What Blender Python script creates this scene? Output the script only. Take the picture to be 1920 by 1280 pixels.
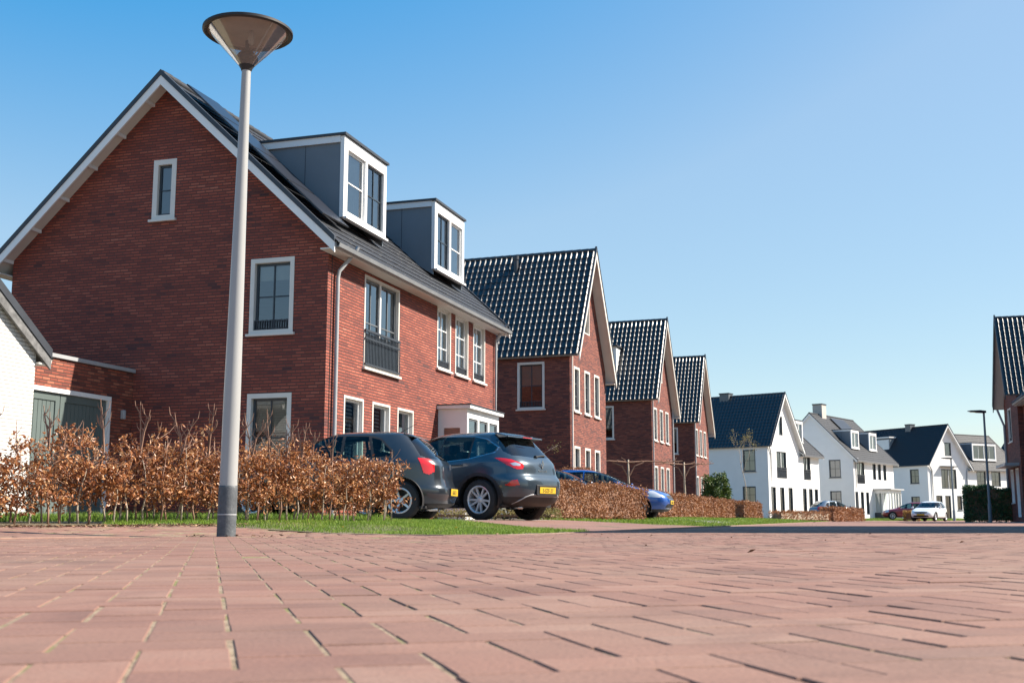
import bpy, bmesh, math, random
import numpy as np
from mathutils import Vector, Matrix, noise
from mathutils.geometry import tessellate_polygon, delaunay_2d_cdt
R = math.radians
PI = math.pi
random.seed(7)
rng = np.random.default_rng(11)
for o in list(bpy.data.objects):
    bpy.data.objects.remove(o)
scene = bpy.context.scene
COL = scene.collection

# ------------------------------------------------------------------ camera
CAM_H = 0.144
cd = bpy.data.cameras.new('camera')
cam = bpy.data.objects.new('camera', cd)
COL.objects.link(cam)
cam.location = (0, 0, CAM_H)
cam.rotation_euler = (R(90 + 8.8), 0, 0)
cd.sensor_width = 36
cd.lens = 36 * 2150 / 1920
cd.clip_start = 0.05
cd.clip_end = 5000
cd.dof.use_dof = True
cd.dof.focus_distance = 17
cd.dof.aperture_fstop = 11
scene.camera = cam

# ------------------------------------------------------------------ sky + sun
SUN_EL = 43.0
SUN_AZ = 85.4            # clockwise from +Y
w = bpy.data.worlds.new('World')
scene.world = w
w.use_nodes = True
nt = w.node_tree
sky = nt.nodes.new('ShaderNodeTexSky')
sky.sky_type = 'NISHITA'
sky.sun_disc = False
sky.sun_elevation = R(SUN_EL)
sky.sun_rotation = R(SUN_AZ)
sky.altitude = 0
sky.air_density = 1.0
sky.dust_density = 0.6
sky.ozone_density = 1.6
SKYV = 3.35
bg = nt.nodes['Background']
bg.inputs['Strength'].default_value = 0.10
# clear spring sky: deep blue away from the sun, paler towards it, even in brightness
hs = nt.nodes.new('ShaderNodeSeparateColor'); hs.mode = 'HSV'; nt.links.new(sky.outputs[0], hs.inputs[0])
hc = nt.nodes.new('ShaderNodeCombineColor'); hc.mode = 'HSV'
def wmath(op, a, b, cl=False):
    nd = nt.nodes.new('ShaderNodeMath'); nd.operation = op; nd.use_clamp = cl
    for i, v in enumerate((a, b)):
        if isinstance(v, bpy.types.NodeSocket): nt.links.new(v, nd.inputs[i])
        else: nd.inputs[i].default_value = v
    return nd.outputs[0]
nt.links.new(wmath('SUBTRACT', hs.outputs[0], .013), hc.inputs[0])
mr = nt.nodes.new('ShaderNodeMapRange'); nt.links.new(hs.outputs[2], mr.inputs[0])
for i, v in ((1, 3.3), (2, 4.8), (3, 1.46), (4, .97)): mr.inputs[i].default_value = v
nt.links.new(wmath('MULTIPLY', hs.outputs[1], mr.outputs[0], True), hc.inputs[1])
nt.links.new(wmath('MULTIPLY', wmath('POWER', wmath('DIVIDE', hs.outputs[2], 3.6), .32), SKYV), hc.inputs[2])
nt.links.new(hc.outputs[0], bg.inputs['Color'])
sd = bpy.data.lights.new('sun', 'SUN')
sd.energy = 4.7
sd.angle = R(0.5)
sd.color = (1.0, 0.91, 0.79)
sun = bpy.data.objects.new('sun', sd)
COL.objects.link(sun)
_a, _e = R(SUN_AZ), R(SUN_EL)
SUNV = Vector((math.sin(_a) * math.cos(_e), math.cos(_a) * math.cos(_e), math.sin(_e)))
sun.rotation_euler = SUNV.to_track_quat('Z', 'Y').to_euler()
vs = scene.view_settings
vs.view_transform = 'Standard'
vs.look = 'None'
vs.exposure = 1.25
vs.gamma = 1
vs.use_curve_mapping = False
scene.render.engine = 'CYCLES'
scene.cycles.max_bounces = 8
scene.cycles.transparent_max_bounces = 24

# ------------------------------------------------------------------ helpers
class MB:
    def __init__(s):
        s.v = []; s.f = []
    def add(s, vs_, fs):
        n = len(s.v)
        s.v.extend([tuple(p) for p in vs_])
        s.f.extend([tuple(i + n for i in f) for f in fs])
        return s
    def box(s, x0, x1, y0, y1, z0, z1, m=None):
        P = [(x0,y0,z0),(x1,y0,z0),(x1,y1,z0),(x0,y1,z0),(x0,y0,z1),(x1,y0,z1),(x1,y1,z1),(x0,y1,z1)]
        if m: P = [m(*p) for p in P]
        return s.add(P, [(0,3,2,1),(4,5,6,7),(0,1,5,4),(1,2,6,5),(2,3,7,6),(3,0,4,7)])
    def prism(s, poly, a, b, m):
        """poly of (p,q), extruded t from a to b; m(p,q,t) -> xyz"""
        n = len(poly)
        V = [m(p,q,a) for p,q in poly] + [m(p,q,b) for p,q in poly]
        F = [tuple(range(n))[::-1], tuple(range(n, 2*n))]
        F += [(i, (i+1)%n, n+(i+1)%n, n+i) for i in range(n)]
        return s.add(V, F)
    def tube(s, pts, r, n=8, cap=True):
        pts = [Vector(p) for p in pts]
        rs = r if isinstance(r, (list, tuple)) else [r]*len(pts)
        base = len(s.v)
        up = None
        for i, p in enumerate(pts):
            d = (pts[min(i+1, len(pts)-1)] - pts[max(i-1, 0)]).normalized()
            if up is None:
                up = Vector((0,0,1)) if abs(d.z) < .9 else Vector((1,0,0))
            a = d.cross(up).normalized(); b = d.cross(a).normalized()
            up = -b if False else up
            for k in range(n):
                t = 2*PI*k/n
                s.v.append(tuple(p + (a*math.cos(t) + b*math.sin(t))*rs[i]))
        for i in range(len(pts)-1):
            for k in range(n):
                q = base + i*n
                s.f.append((q+k, q+(k+1)%n, q+n+(k+1)%n, q+n+k))
        if cap:
            s.f.append(tuple(base + k for k in range(n))[::-1])
            s.f.append(tuple(base + (len(pts)-1)*n + k for k in range(n)))
        return s
    def lathe(s, prof, n=32, c=(0,0,0), cap=False):
        base = len(s.v)
        for r, z in prof:
            for k in range(n):
                t = 2*PI*k/n
                s.v.append((c[0]+r*math.cos(t), c[1]+r*math.sin(t), c[2]+z))
        for i in range(len(prof)-1):
            for k in range(n):
                q = base + i*n
                s.f.append((q+k, q+(k+1)%n, q+n+(k+1)%n, q+n+k))
        if cap:
            s.f.append(tuple(base + k for k in range(n))[::-1])
            s.f.append(tuple(base + (len(prof)-1)*n + k for k in range(n)))
        return s
    def build(s, name, mat, parent=None, smooth=False, bevel=0, angle=None, fix=True):
        me = bpy.data.meshes.new(name)
        me.from_pydata(s.v, [], s.f)
        if fix:
            bm = bmesh.new(); bm.from_mesh(me)
            bmesh.ops.recalc_face_normals(bm, faces=bm.faces)
            bm.to_mesh(me); bm.free()
        me.materials.append(mat)
        if smooth:
            me.shade_smooth()
            if angle: me.set_sharp_from_angle(angle=R(angle))
        o = bpy.data.objects.new(name, me)
        COL.objects.link(o)
        if parent: o.parent = parent
        if bevel:
            b = o.modifiers.new('bevel', 'BEVEL'); b.width = bevel; b.segments = 2; b.limit_method = 'ANGLE'
        return o

def fast_mesh(name, verts, faces, mat, parent=None, smooth=False):
    """verts (N,3) array, faces (M,k) array"""
    me = bpy.data.meshes.new(name)
    verts = np.asarray(verts, dtype=np.float32); faces = np.asarray(faces, dtype=np.int32)
    M, k = faces.shape
    me.vertices.add(len(verts)); me.vertices.foreach_set('co', verts.ravel())
    me.loops.add(M*k); me.loops.foreach_set('vertex_index', faces.ravel())
    me.polygons.add(M)
    me.polygons.foreach_set('loop_start', np.arange(0, M*k, k, dtype=np.int32))
    me.polygons.foreach_set('loop_total', np.full(M, k, dtype=np.int32))
    me.update(calc_edges=True)
    me.materials.append(mat)
    me.shade_smooth() if smooth else me.shade_flat()
    o = bpy.data.objects.new(name, me)
    COL.objects.link(o)
    if parent: o.parent = parent
    return o

def tag(o, label=None, cat=None, group=None, kind=None):
    if label: o['label'] = label
    if cat: o['category'] = cat
    if group: o['group'] = group
    if kind: o['kind'] = kind
    return o

def thing(name, label, cat, loc=(0,0,0), rz=0, group=None):
    o = bpy.data.objects.new(name, None)
    o.empty_display_size = .3
    COL.objects.link(o)
    o.location = loc; o.rotation_euler = (0,0,rz)
    return tag(o, label, cat, group)

# street frame: n = to the right of the street, s = along the street
HD = R(17.36)
def S(n, s, z=None):
    x = n*math.cos(HD) + s*math.sin(HD); y = -n*math.sin(HD) + s*math.cos(HD)
    return (x, y) if z is None else (x, y, z)

# ------------------------------------------------------------------ materials
def srgb(r, g, b):
    f = lambda c: c/12.92 if c <= .04045 else ((c+.055)/1.055)**2.4
    return (f(r/255), f(g/255), f(b/255), 1)
class NT:
    def __init__(s, name):
        s.m = bpy.data.materials.new(name); s.m.use_nodes = True
        s.t = s.m.node_tree; s.t.nodes.clear()
        s.out = s.n('ShaderNodeOutputMaterial')
    def n(s, ty, ins={}, **kw):
        nd = s.t.nodes.new(ty)
        for k, v in kw.items(): setattr(nd, k, v)
        for k, v in ins.items(): s.set(nd, k, v)
        return nd
    def set(s, nd, k, v):
        sock = nd.inputs[k]
        if isinstance(v, bpy.types.NodeSocket): s.t.links.new(v, sock)
        elif isinstance(v, bpy.types.Node): s.t.links.new(v.outputs[0], sock)
        else: sock.default_value = v
    def math(s, op, a, b=0, c=0, clamp=False):
        return s.n('ShaderNodeMath', {0: a, 1: b, 2: c}, operation=op, use_clamp=clamp).outputs[0]
    def noise(s, scale, detail=3, vec=None, rough=.55, dist=0):
        nd = s.n('ShaderNodeTexNoise', {'Scale': scale, 'Detail': detail, 'Roughness': rough, 'Distortion': dist})
        if vec is not None: s.set(nd, 'Vector', vec)
        return nd
    def ramp(s, fac, stops, interp='LINEAR'):
        nd = s.n('ShaderNodeValToRGB', {0: fac}); cr = nd.color_ramp; cr.interpolation = interp
        while len(cr.elements) < len(stops): cr.elements.new(.5)
        for e, (p, c) in zip(cr.elements, stops):
            e.position = p; e.color = c if len(c) == 4 else (*c, 1)
        return nd.outputs[0]
    def mix(s, fac, a, b, mode='MIX'):
        nd = s.n('ShaderNodeMix', data_type='RGBA', blend_type=mode)
        s.set(nd, 0, fac); s.set(nd, 6, a); s.set(nd, 7, b)
        return nd.outputs[2]
    def obj(s):
        return s.n('ShaderNodeTexCoord').outputs['Object']
    def mapping(s, vec, scale=(1,1,1), rot=(0,0,0)):
        return s.n('ShaderNodeMapping', {'Vector': vec, 'Scale': scale, 'Rotation': rot}).outputs[0]
    def bump(s, h, dist=.01, strength=1.0):
        return s.n('ShaderNodeBump', {'Height': h, 'Distance': dist, 'Strength': strength}).outputs[0]
    def pbr(s, col, rough=.6, normal=None, **kw):
        b = s.n('ShaderNodeBsdfPrincipled', {'Base Color': col, 'Roughness': rough})
        if normal is not None: s.set(b, 'Normal', normal)
        for k, v in kw.items(): s.set(b, k.replace('_', ' '), v)
        s.t.links.new(b.outputs[0], s.out.inputs[0])
        return s.m

def plain(name, col, rough=.5, var=.08, scale=3, bump=0, **kw):
    t = NT(name); c = (*col[:3], 1)
    nz = t.noise(scale, 5, t.obj())
    lo = tuple(x*(1-var) for x in col[:3]) + (1,); hi = tuple(min(1, x*(1+var)) for x in col[:3]) + (1,)
    cc = t.ramp(nz.outputs[0], [(.3, lo), (.7, hi)])
    nm = None
    if bump:
        nm = t.bump(t.noise(scale*20, 3, t.obj()).outputs[0], bump)
    return t.pbr(cc, rough, nm, **kw)

def brick_mat(name, cols, mortar, bw=.22, bh=.067, clusters=.5, joint=.010, rough=.85, dark=None, bd=.008):
    t = NT(name)
    xyz = t.n('ShaderNodeSeparateXYZ', {0: t.obj()})
    u = t.math('ADD', xyz.outputs[0], xyz.outputs[1]); z = xyz.outputs[2]
    zz = t.math('DIVIDE', z, bh); row = t.math('FLOOR', zz)
    off = t.n('ShaderNodeTexWhiteNoise', {'W': row}, noise_dimensions='1D').outputs[0]
    uo = t.math('ADD', t.math('DIVIDE', u, bw), t.math('MULTIPLY_ADD', row, .5, t.math('MULTIPLY', off, .35)))
    col = t.math('FLOOR', uo)
    fu = t.math('MULTIPLY', t.math('SUBTRACT', .5, t.math('ABSOLUTE', t.math('SUBTRACT', t.math('FRACT', uo), .5))), bw)
    fz = t.math('MULTIPLY', t.math('SUBTRACT', .5, t.math('ABSOLUTE', t.math('SUBTRACT', t.math('FRACT', zz), .5))), bh)
    fz = t.math('SUBTRACT', fz, joint*.42)
    nz = t.noise(60, 2, t.obj()).outputs[0]
    d = t.math('ADD', t.math('MINIMUM', fu, fz), t.math('MULTIPLY', t.math('SUBTRACT', nz, .5), .003))
    face = t.math('DIVIDE', t.math('SUBTRACT', d, joint*.35), joint*.4, clamp=True)
    idv = t.n('ShaderNodeCombineXYZ', {0: col, 1: row})
    rnd = t.n('ShaderNodeTexWhiteNoise', {'Vector': idv}, noise_dimensions='2D').outputs[0]
    big = t.noise(1.0, 3, t.mapping(t.n('ShaderNodeCombineXYZ', {0: col, 1: row}).outputs[0], (.16,.11,1))).outputs[0]
    fac = t.math('ADD', t.math('MULTIPLY', rnd, 1-clusters), t.math('MULTIPLY', t.math('MULTIPLY_ADD', big, 2.2, -.6), clusters), clamp=True)
    bc = t.ramp(fac, cols)
    fine = t.noise(25, 4, t.obj()).outputs[0]
    bc = t.mix(.35, bc, t.mix(1, bc, t.ramp(fine, [(.3,(.5,.5,.5)),(.7,(1,1,1))]), 'MULTIPLY'))
    cc = t.mix(face, mortar, bc)
    h = t.math('ADD', face, t.math('MULTIPLY', fine, .25))
    h = t.math('ADD', h, t.math('MULTIPLY', rnd, .3))
    return t.pbr(cc, rough, t.bump(h, bd, 1.0))

M = {}
M['brick'] = brick_mat('red_brick', [(0,(.050,.026,.034)),(.14,(.11,.036,.034)),(.28,(.22,.050,.036)),(.6,(.33,.076,.047)),(.85,(.43,.120,.074)),(1,(.47,.17,.115))], (.100,.041,.034,1), clusters=.55, joint=.0135)
M['brick2'] = brick_mat('brown_red_brick', [(0,(.07,.028,.030)),(.3,(.15,.042,.034)),(.6,(.24,.065,.045)),(1,(.34,.11,.07))], (.10,.055,.045,1), clusters=.35)
M['brickpale'] = brick_mat('garage_brick', [(0,(.06,.025,.028)),(.3,(.20,.048,.030)),(.6,(.32,.08,.045)),(1,(.45,.17,.10))], (.09,.045,.035,1), clusters=.3)
M['whitebrick'] = brick_mat('white_painted_brick', [(0,(.66,.65,.63)),(1,(.76,.75,.73))], (.36,.35,.33,1), clusters=.3, joint=.009, bd=.006)
M['render'] = plain('white_render', (.78,.775,.76), .9, .03, 1.2, .002)
M['cream'] = plain('cream_paint', (.66,.63,.58), .45, .04, 2)
M['white'] = plain('white_paint', (.78,.78,.77), .4, .03, 2)
M['zinc'] = plain('pale_grey_gutter', (.36,.37,.38), .4, .08, 3)
M['gutter'] = plain('weathered_zinc', (.20,.21,.22), .45, .12, 4)
M['grey_panel'] = plain('grey_panel', (.155,.18,.205), .55, .06, 1.5)
M['darkframe'] = plain('dark_blue_grey_frame', (.030,.042,.055), .4, .1, 5)
M['greyframe'] = plain('mid_grey_frame', (.13,.14,.15), .45, .1, 5)
M['lead'] = plain('dark_metal_edge', (.035,.04,.05), .45, .15, 5)
M['black'] = plain('black_plastic', (.018,.018,.020), .6, .15, 8)
M['curtain'] = plain('pale_curtain', (.42,.42,.40), .9, .1, 6)
M['blind'] = plain('beige_blind', (.42,.38,.32), .9, .06, 3)
M['garagedoor'] = plain('grey_green_door', (.105,.135,.13), .5, .05, 2)
M['soil'] = plain('bare_soil', (.13,.085,.06), .95, .4, 6, .02)
M['kerbpale'] = plain('pale_edging', (.25,.17,.13), .9, .2, 8, .003)
M['kerb'] = plain('worn_kerb', (.26,.15,.11), .9, .2, 8, .003)
M['stone'] = plain('pale_stone', (.45,.42,.38), .8, .1, 5)

def glass_mat(name, tint, f0=.06, k=1.5, rough=.0):
    t = NT(name)
    fr = t.n('ShaderNodeFresnel', {'IOR': 1.5})
    fac = t.math('MULTIPLY_ADD', fr.outputs[0], k, f0, clamp=True)
    nb = t.bump(t.noise(1.1, 1, t.obj()).outputs[0], .012, .25)
    tr = t.n('ShaderNodeBsdfTransparent', {'Color': (*tint, 1)})
    gl = t.n('ShaderNodeBsdfGlossy', {'Color': (.9,.95,1,1), 'Roughness': rough, 'Normal': nb})
    mx = t.n('ShaderNodeMixShader', {0: fac, 1: tr, 2: gl})
    t.t.links.new(mx.outputs[0], t.out.inputs[0])
    return t.m
M['glass'] = glass_mat('window_glass', (.62,.70,.72), .10, 1.6)
M['carglass'] = glass_mat('tinted_car_glass', (.50,.64,.63), .0, .75)
M['carglassdark'] = glass_mat('privacy_car_glass', (.16,.20,.21), .04, 1.2)

def roof_mat(name, col, rough, coat=.0, spec=.5, var=.35):
    t = NT(name)
    g = t.n('ShaderNodeNewGeometry')
    v = t.ramp(t.noise(9, 3, t.obj()).outputs[0], [(.3, tuple(c*(1-var) for c in col)), (.7, tuple(c*(1+var) for c in col))])
    rg = t.math('MULTIPLY_ADD', t.noise(4, 3, t.obj()).outputs[0], .12, rough-.06)
    return t.pbr(v, rg, t.bump(t.math('ADD', t.noise(70, 2, t.obj()).outputs[0], t.math('MULTIPLY', t.noise(7, 2, t.obj()).outputs[0], 5)), .0014), Coat_Weight=coat, Coat_Roughness=.28, Specular_IOR_Level=spec)
M['pantile'] = roof_mat('black_glazed_pantile', (.022,.023,.026), .38, .30, .5)
M['flattile'] = roof_mat('dark_slate_tile', (.020,.022,.027), .6, 0, .3)
M['concretetile'] = roof_mat('grey_concrete_tile', (.14,.14,.14), .8)

t = NT('solar_glass')
M['solar'] = t.pbr((.014,.017,.026,1), .35, None, Specular_IOR_Level=.35)

# island-random materials
def island(name, stops, rough=.6, trans=0, spec=.3, noise_scale=0, sheen=0):
    t = NT(name)
    g = t.n('ShaderNodeNewGeometry')
    rnd = g.outputs['Random Per Island']
    if noise_scale:
        nz = t.noise(noise_scale, 3, t.obj()).outputs[0]
        rnd = t.math('ADD', t.math('MULTIPLY', rnd, .6), t.math('MULTIPLY', t.math('MULTIPLY_ADD', nz, 2, -.5), .4), clamp=True)
    c = t.ramp(rnd, stops)
    b = t.n('ShaderNodeBsdfPrincipled', {'Base Color': c, 'Roughness': rough, 'Specular IOR Level': spec})
    if trans:
        tr = t.n('ShaderNodeBsdfTranslucent', {'Color': c})
        mx = t.n('ShaderNodeMixShader', {0: trans, 1: b.outputs[0], 2: tr.outputs[0]})
        t.t.links.new(mx.outputs[0], t.out.inputs[0])
    else:
        t.t.links.new(b.outputs[0], t.out.inputs[0])
    return t.m
M['beech'] = island('dry_beech_leaf', [(0,(.09,.030,.014)),(.3,(.22,.072,.025)),(.58,(.42,.17,.06)),(.8,(.60,.34,.16)),(1,(.80,.62,.42))], .42, .22, .5, 2.5)
M['beechfar'] = island('dry_beech_leaf_far', [(0,(.09,.034,.016)),(.4,(.25,.105,.045)),(.75,(.40,.19,.085)),(1,(.54,.33,.18))], .55, .2, .4, 1.2)
M['twig'] = plain('twig_bark', (.27,.155,.105), .8, .3, 20)
M['palebark'] = plain('pale_bark', (.36,.30,.23), .85, .25, 20)
M['grass'] = island('grass_blade', [(0,(.06,.12,.015)),(.45,(.14,.24,.028)),(.75,(.24,.35,.045)),(.9,(.36,.37,.10)),(1,(.46,.40,.20))], .5, .35, .3, 1.5)
M['laurel'] = island('laurel_leaf', [(0,(.018,.048,.018)),(.5,(.045,.105,.035)),(1,(.12,.21,.06))], .35, .12, .5, 2)
M['conifer'] = island('yellow_green_leaf', [(0,(.02,.05,.01)),(.5,(.07,.12,.02)),(1,(.16,.20,.04))], .5, .2, .4, 2)
M['ochre'] = island('ochre_leaf', [(0,(.18,.09,.02)),(1,(.50,.30,.09))], .6, .2)
M['bud'] = island('bud_leaf', [(0,(.12,.10,.03)),(1,(.34,.30,.12))], .6, .3)

# pavers
t = NT('red_paver')
g = t.n('ShaderNodeNewGeometry'); rnd = g.outputs['Random Per Island']
ob = t.obj()
nz = t.noise(9, 5, ob).outputs[0]; n2 = t.noise(.9, 3, ob).outputs[0]; n3 = t.noise(160, 3, ob).outputs[0]
f = t.math('ADD', t.math('MULTIPLY', rnd, .55), t.math('MULTIPLY', nz, .45))
c = t.ramp(f, [(.08,(.170,.096,.078)),(.3,(.212,.112,.085)),(.65,(.250,.132,.098)),(.93,(.28,.175,.135))])
c = t.mix(t.math('MULTIPLY', t.ramp(n2, [(.42,(0,0,0)),(.75,(1,1,1))]), .4), c, (.25,.19,.14,1))
st = t.noise(2.3, 5, ob, .65, .6).outputs[0]
c = t.mix(1, c, t.ramp(st, [(.32,(.74,.74,.76)),(.5,(1,1,1))]), 'MULTIPLY')
c = t.mix(1, c, t.ramp(n3, [(.25,(.72,.72,.72)),(.6,(1,1,1))]), 'MULTIPLY')
M['paver'] = t.pbr(c, .85, t.bump(t.math('ADD', n3, t.math('MULTIPLY', nz, .5)), .0012), Specular_IOR_Level=.35)
t = NT('joint_sand'); ob = t.obj()
c = t.ramp(t.noise(40, 4, ob).outputs[0], [(.25,(.10,.07,.045)),(.5,(.24,.175,.115)),(.8,(.40,.31,.21))])
c = t.mix(t.ramp(t.noise(5, 3, ob).outputs[0], [(.5,(0,0,0)),(.62,(1,1,1))]), c, (.16,.15,.05,1))
M['sand'] = t.pbr(c, .95, t.bump(t.noise(400, 2, ob).outputs[0], .002))
def far_paving(name, base, rot=0):
    t = NT(name); ob = t.mapping(t.obj(), rot=(0,0,rot))
    b = t.n('ShaderNodeTexBrick', {'Vector': ob, 'Color1': (*[x*.88 for x in base],1), 'Color2': (*[x*1.1 for x in base],1), 'Mortar': (*[x*.5 for x in base],1), 'Scale': 1, 'Mortar Size': .004, 'Brick Width': .21, 'Row Height': .105})
    nz = t.noise(.7, 4, t.obj()).outputs[0]
    c = t.mix(1, b.outputs[0], t.ramp(nz, [(.3,(.72,.72,.75)),(.5,(.95,.95,.95)),(.7,(1.08,1.05,1))]), 'MULTIPLY')
    return t.pbr(c, .85, t.bump(b.outputs[1], -.004))
M['farpaver'] = far_paving('far_red_paving', (.235,.125,.095), R(14.5))
M['drive'] = far_paving('grey_driveway_paving', (.24,.22,.21), HD)
t = NT('base_turf'); ob = t.obj()
c = t.ramp(t.noise(3, 5, ob).outputs[0], [(.3,(.10,.085,.05)),(.55,(.15,.12,.075)),(.8,(.13,.15,.05))])
M['turf'] = t.pbr(c, .95, t.bump(t.noise(60, 3, ob).outputs[0], .02))

# ------------------------------------------------------------------ ground
EDGE = [(-60,-14),(-11,1.2),(-6.2,8.1),(-4.7,10.05),(-3.9,11.1),(-3.2,11.75),(-2.5,11.9),(-1.8,11.6),(-1.15,10.95),(-.6,10.5),(-.1,10.8),(.3,11.6),(.62,12.6),(.95,13.6)]
EDGE += [S(-3.1, s) for s in (15.5, 22, 30, 40, 50, 60)] + [S(-2.9, 70), (21.5,78),(28,91),(38.5,106),(52,124.5),(72,137),(110,150)]
EDGE_NP = np.array(EDGE)
def edge_dist(X, Y):
    """signed distance to the verge edge, positive on the garden side (vectorised)"""
    X = np.atleast_1d(np.asarray(X, float)); Y = np.atleast_1d(np.asarray(Y, float))
    best = np.full(X.shape, 1e9); sg = np.zeros(X.shape)
    for (ax, ay), (bx, by) in zip(EDGE[:-1], EDGE[1:]):
        dx, dy = bx-ax, by-ay
        L2 = dx*dx+dy*dy
        tt = np.clip(((X-ax)*dx+(Y-ay)*dy)/L2, 0, 1)
        d = np.hypot(X-ax-tt*dx, Y-ay-tt*dy)
        cr = dx*(Y-ay)-dy*(X-ax)
        m = d < best-1e-9
        best = np.where(m, d, best); sg = np.where(m, np.sign(cr), sg)
    return best*sg
def sm(t):
    t = np.clip(t, 0, 1); return t*t*(3-2*t)
def G(X, Y, d=None):
    """ground height"""
    X = np.atleast_1d(np.asarray(X, float)); Y = np.atleast_1d(np.asarray(Y, float))
    if d is None: d = edge_dist(X, Y)
    lf = sm((-X-1.2)/2.2)*(Y < 14)
    off = 1.9*lf
    span = 3.6 - .5*lf
    zz = .125*sm((d+off)/span)
    zz += .05*sm((Y-26)/14)*sm(d/2.5)
    return zz
def g1(x, y): return float(G(x, y)[0])

def sheet(name, poly, mat, zoff, step, kind='structure', hills=True, bumps=0):
    poly = [Vector(p) for p in poly]
    xs = [p.x for p in poly]; ys = [p.y for p in poly]
    pts = list(poly); n = len(poly)
    gx = np.arange(min(xs), max(xs), step); gy = np.arange(min(ys), max(ys), step)
    for x in gx:
        for y in gy:
            pts.append(Vector((x + .013, y + .017)))
    r = delaunay_2d_cdt(pts, [(i, (i+1) % n) for i in range(n)], [], 1, 1e-4)
    V = np.array([(v[0], v[1]) for v in r[0]])
    zz = G(V[:,0], V[:,1]) if hills else np.zeros(len(V))
    if bumps: zz = zz + rng.normal(0, bumps, len(zz))
    verts = np.column_stack([V, zz+zoff])
    F = [tuple(f) for f in r[2] if len(f) >= 3]
    me = bpy.data.meshes.new(name); me.from_pydata(verts.tolist(), [], F)
    me.materials.append(mat); me.shade_smooth()
    o = bpy.data.objects.new(name, me); COL.objects.link(o)
    o['kind'] = kind
    return o

# one base sheet to the horizon
MB().add([(-3000,-3000,-.06),(3000,-3000,-.06),(3000,3000,-.06),(-3000,3000,-.06)], [(0,1,2,3)]).build('ground', M['turf'])['kind'] = 'structure'
RIGHT = [(110,120),(84,104),(58,92),(40,78),(29,66), S(5.6,60), S(5.6,40), S(5.6,20), S(5.6,0), S(5.6,-40)]
road_poly = [(-60,-40)] + EDGE + RIGHT
MB().add([(x,y,-.010) for x,y in road_poly], [tuple(range(len(road_poly)))]).build('road', M['farpaver'])['kind'] = 'structure'
gp = EDGE[1:-1] + [(70,170),(30,170),(-30,110),(-45,40),(-45,10)]
MB()
def inset_edge(d, i0, i1):
    out = []
    for i in range(i0, i1):
        a = Vector(EDGE[i-1]); b = Vector(EDGE[i+1]); t_ = (b-a).normalized(); nrm = Vector((-t_.y, t_.x))
        p = Vector(EDGE[i]) + nrm*d; out.append((p.x, p.y))
    return out
garden_poly = EDGE[1:-1] + [(72,150),(20,160),(-25,90),(-30,30),(-30,1.2)]
o = sheet('garden_soil', garden_poly, M['turf'], 0.0, 1.4)
# right-hand pavement
MB().add([(x,y,-.005) for x,y in [S(5.6,-40),S(5.6,0),S(5.6,20),S(5.6,40),S(5.6,60),(29,66),(32,64.5),S(8.0,58),S(7.8,40),S(7.8,20),S(7.8,0),S(7.8,-40)]], [tuple(range(12))]).build('pavement', M['drive'])['kind'] = 'structure'

# driveways
drv = [S(-3.9,14.75), S(-3.2,23.0), S(-4.6,23.4), S(-10.85,23.4), S(-10.85,21.6), S(-13.5,21.6), S(-13.5,16.9), S(-7.2,16.9), S(-5.6,16.3), S(-4.6,15.3)]
sheet('driveway', [S(-6.2,16.6), S(-6.2,23.4), S(-10.85,23.4), S(-10.85,21.6), S(-19,21.6), S(-19,16.9), S(-7.2,16.9)], M['drive'], .006, .5)
sheet('driveway_apron', [(.98,13.55), S(-3.12,15.5), S(-3.12,22.8), S(-4.4,23.4), S(-6.19,23.4), S(-6.19,16.6), S(-5.0,15.6), S(-4.1,14.2)], M['farpaver'], .007, .5)
sheet('driveway', [S(-3.5,32.6), S(-3.5,37.6), S(-10.8,38), S(-10.8,32.3)], M['drive'], .010, .7)

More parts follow.
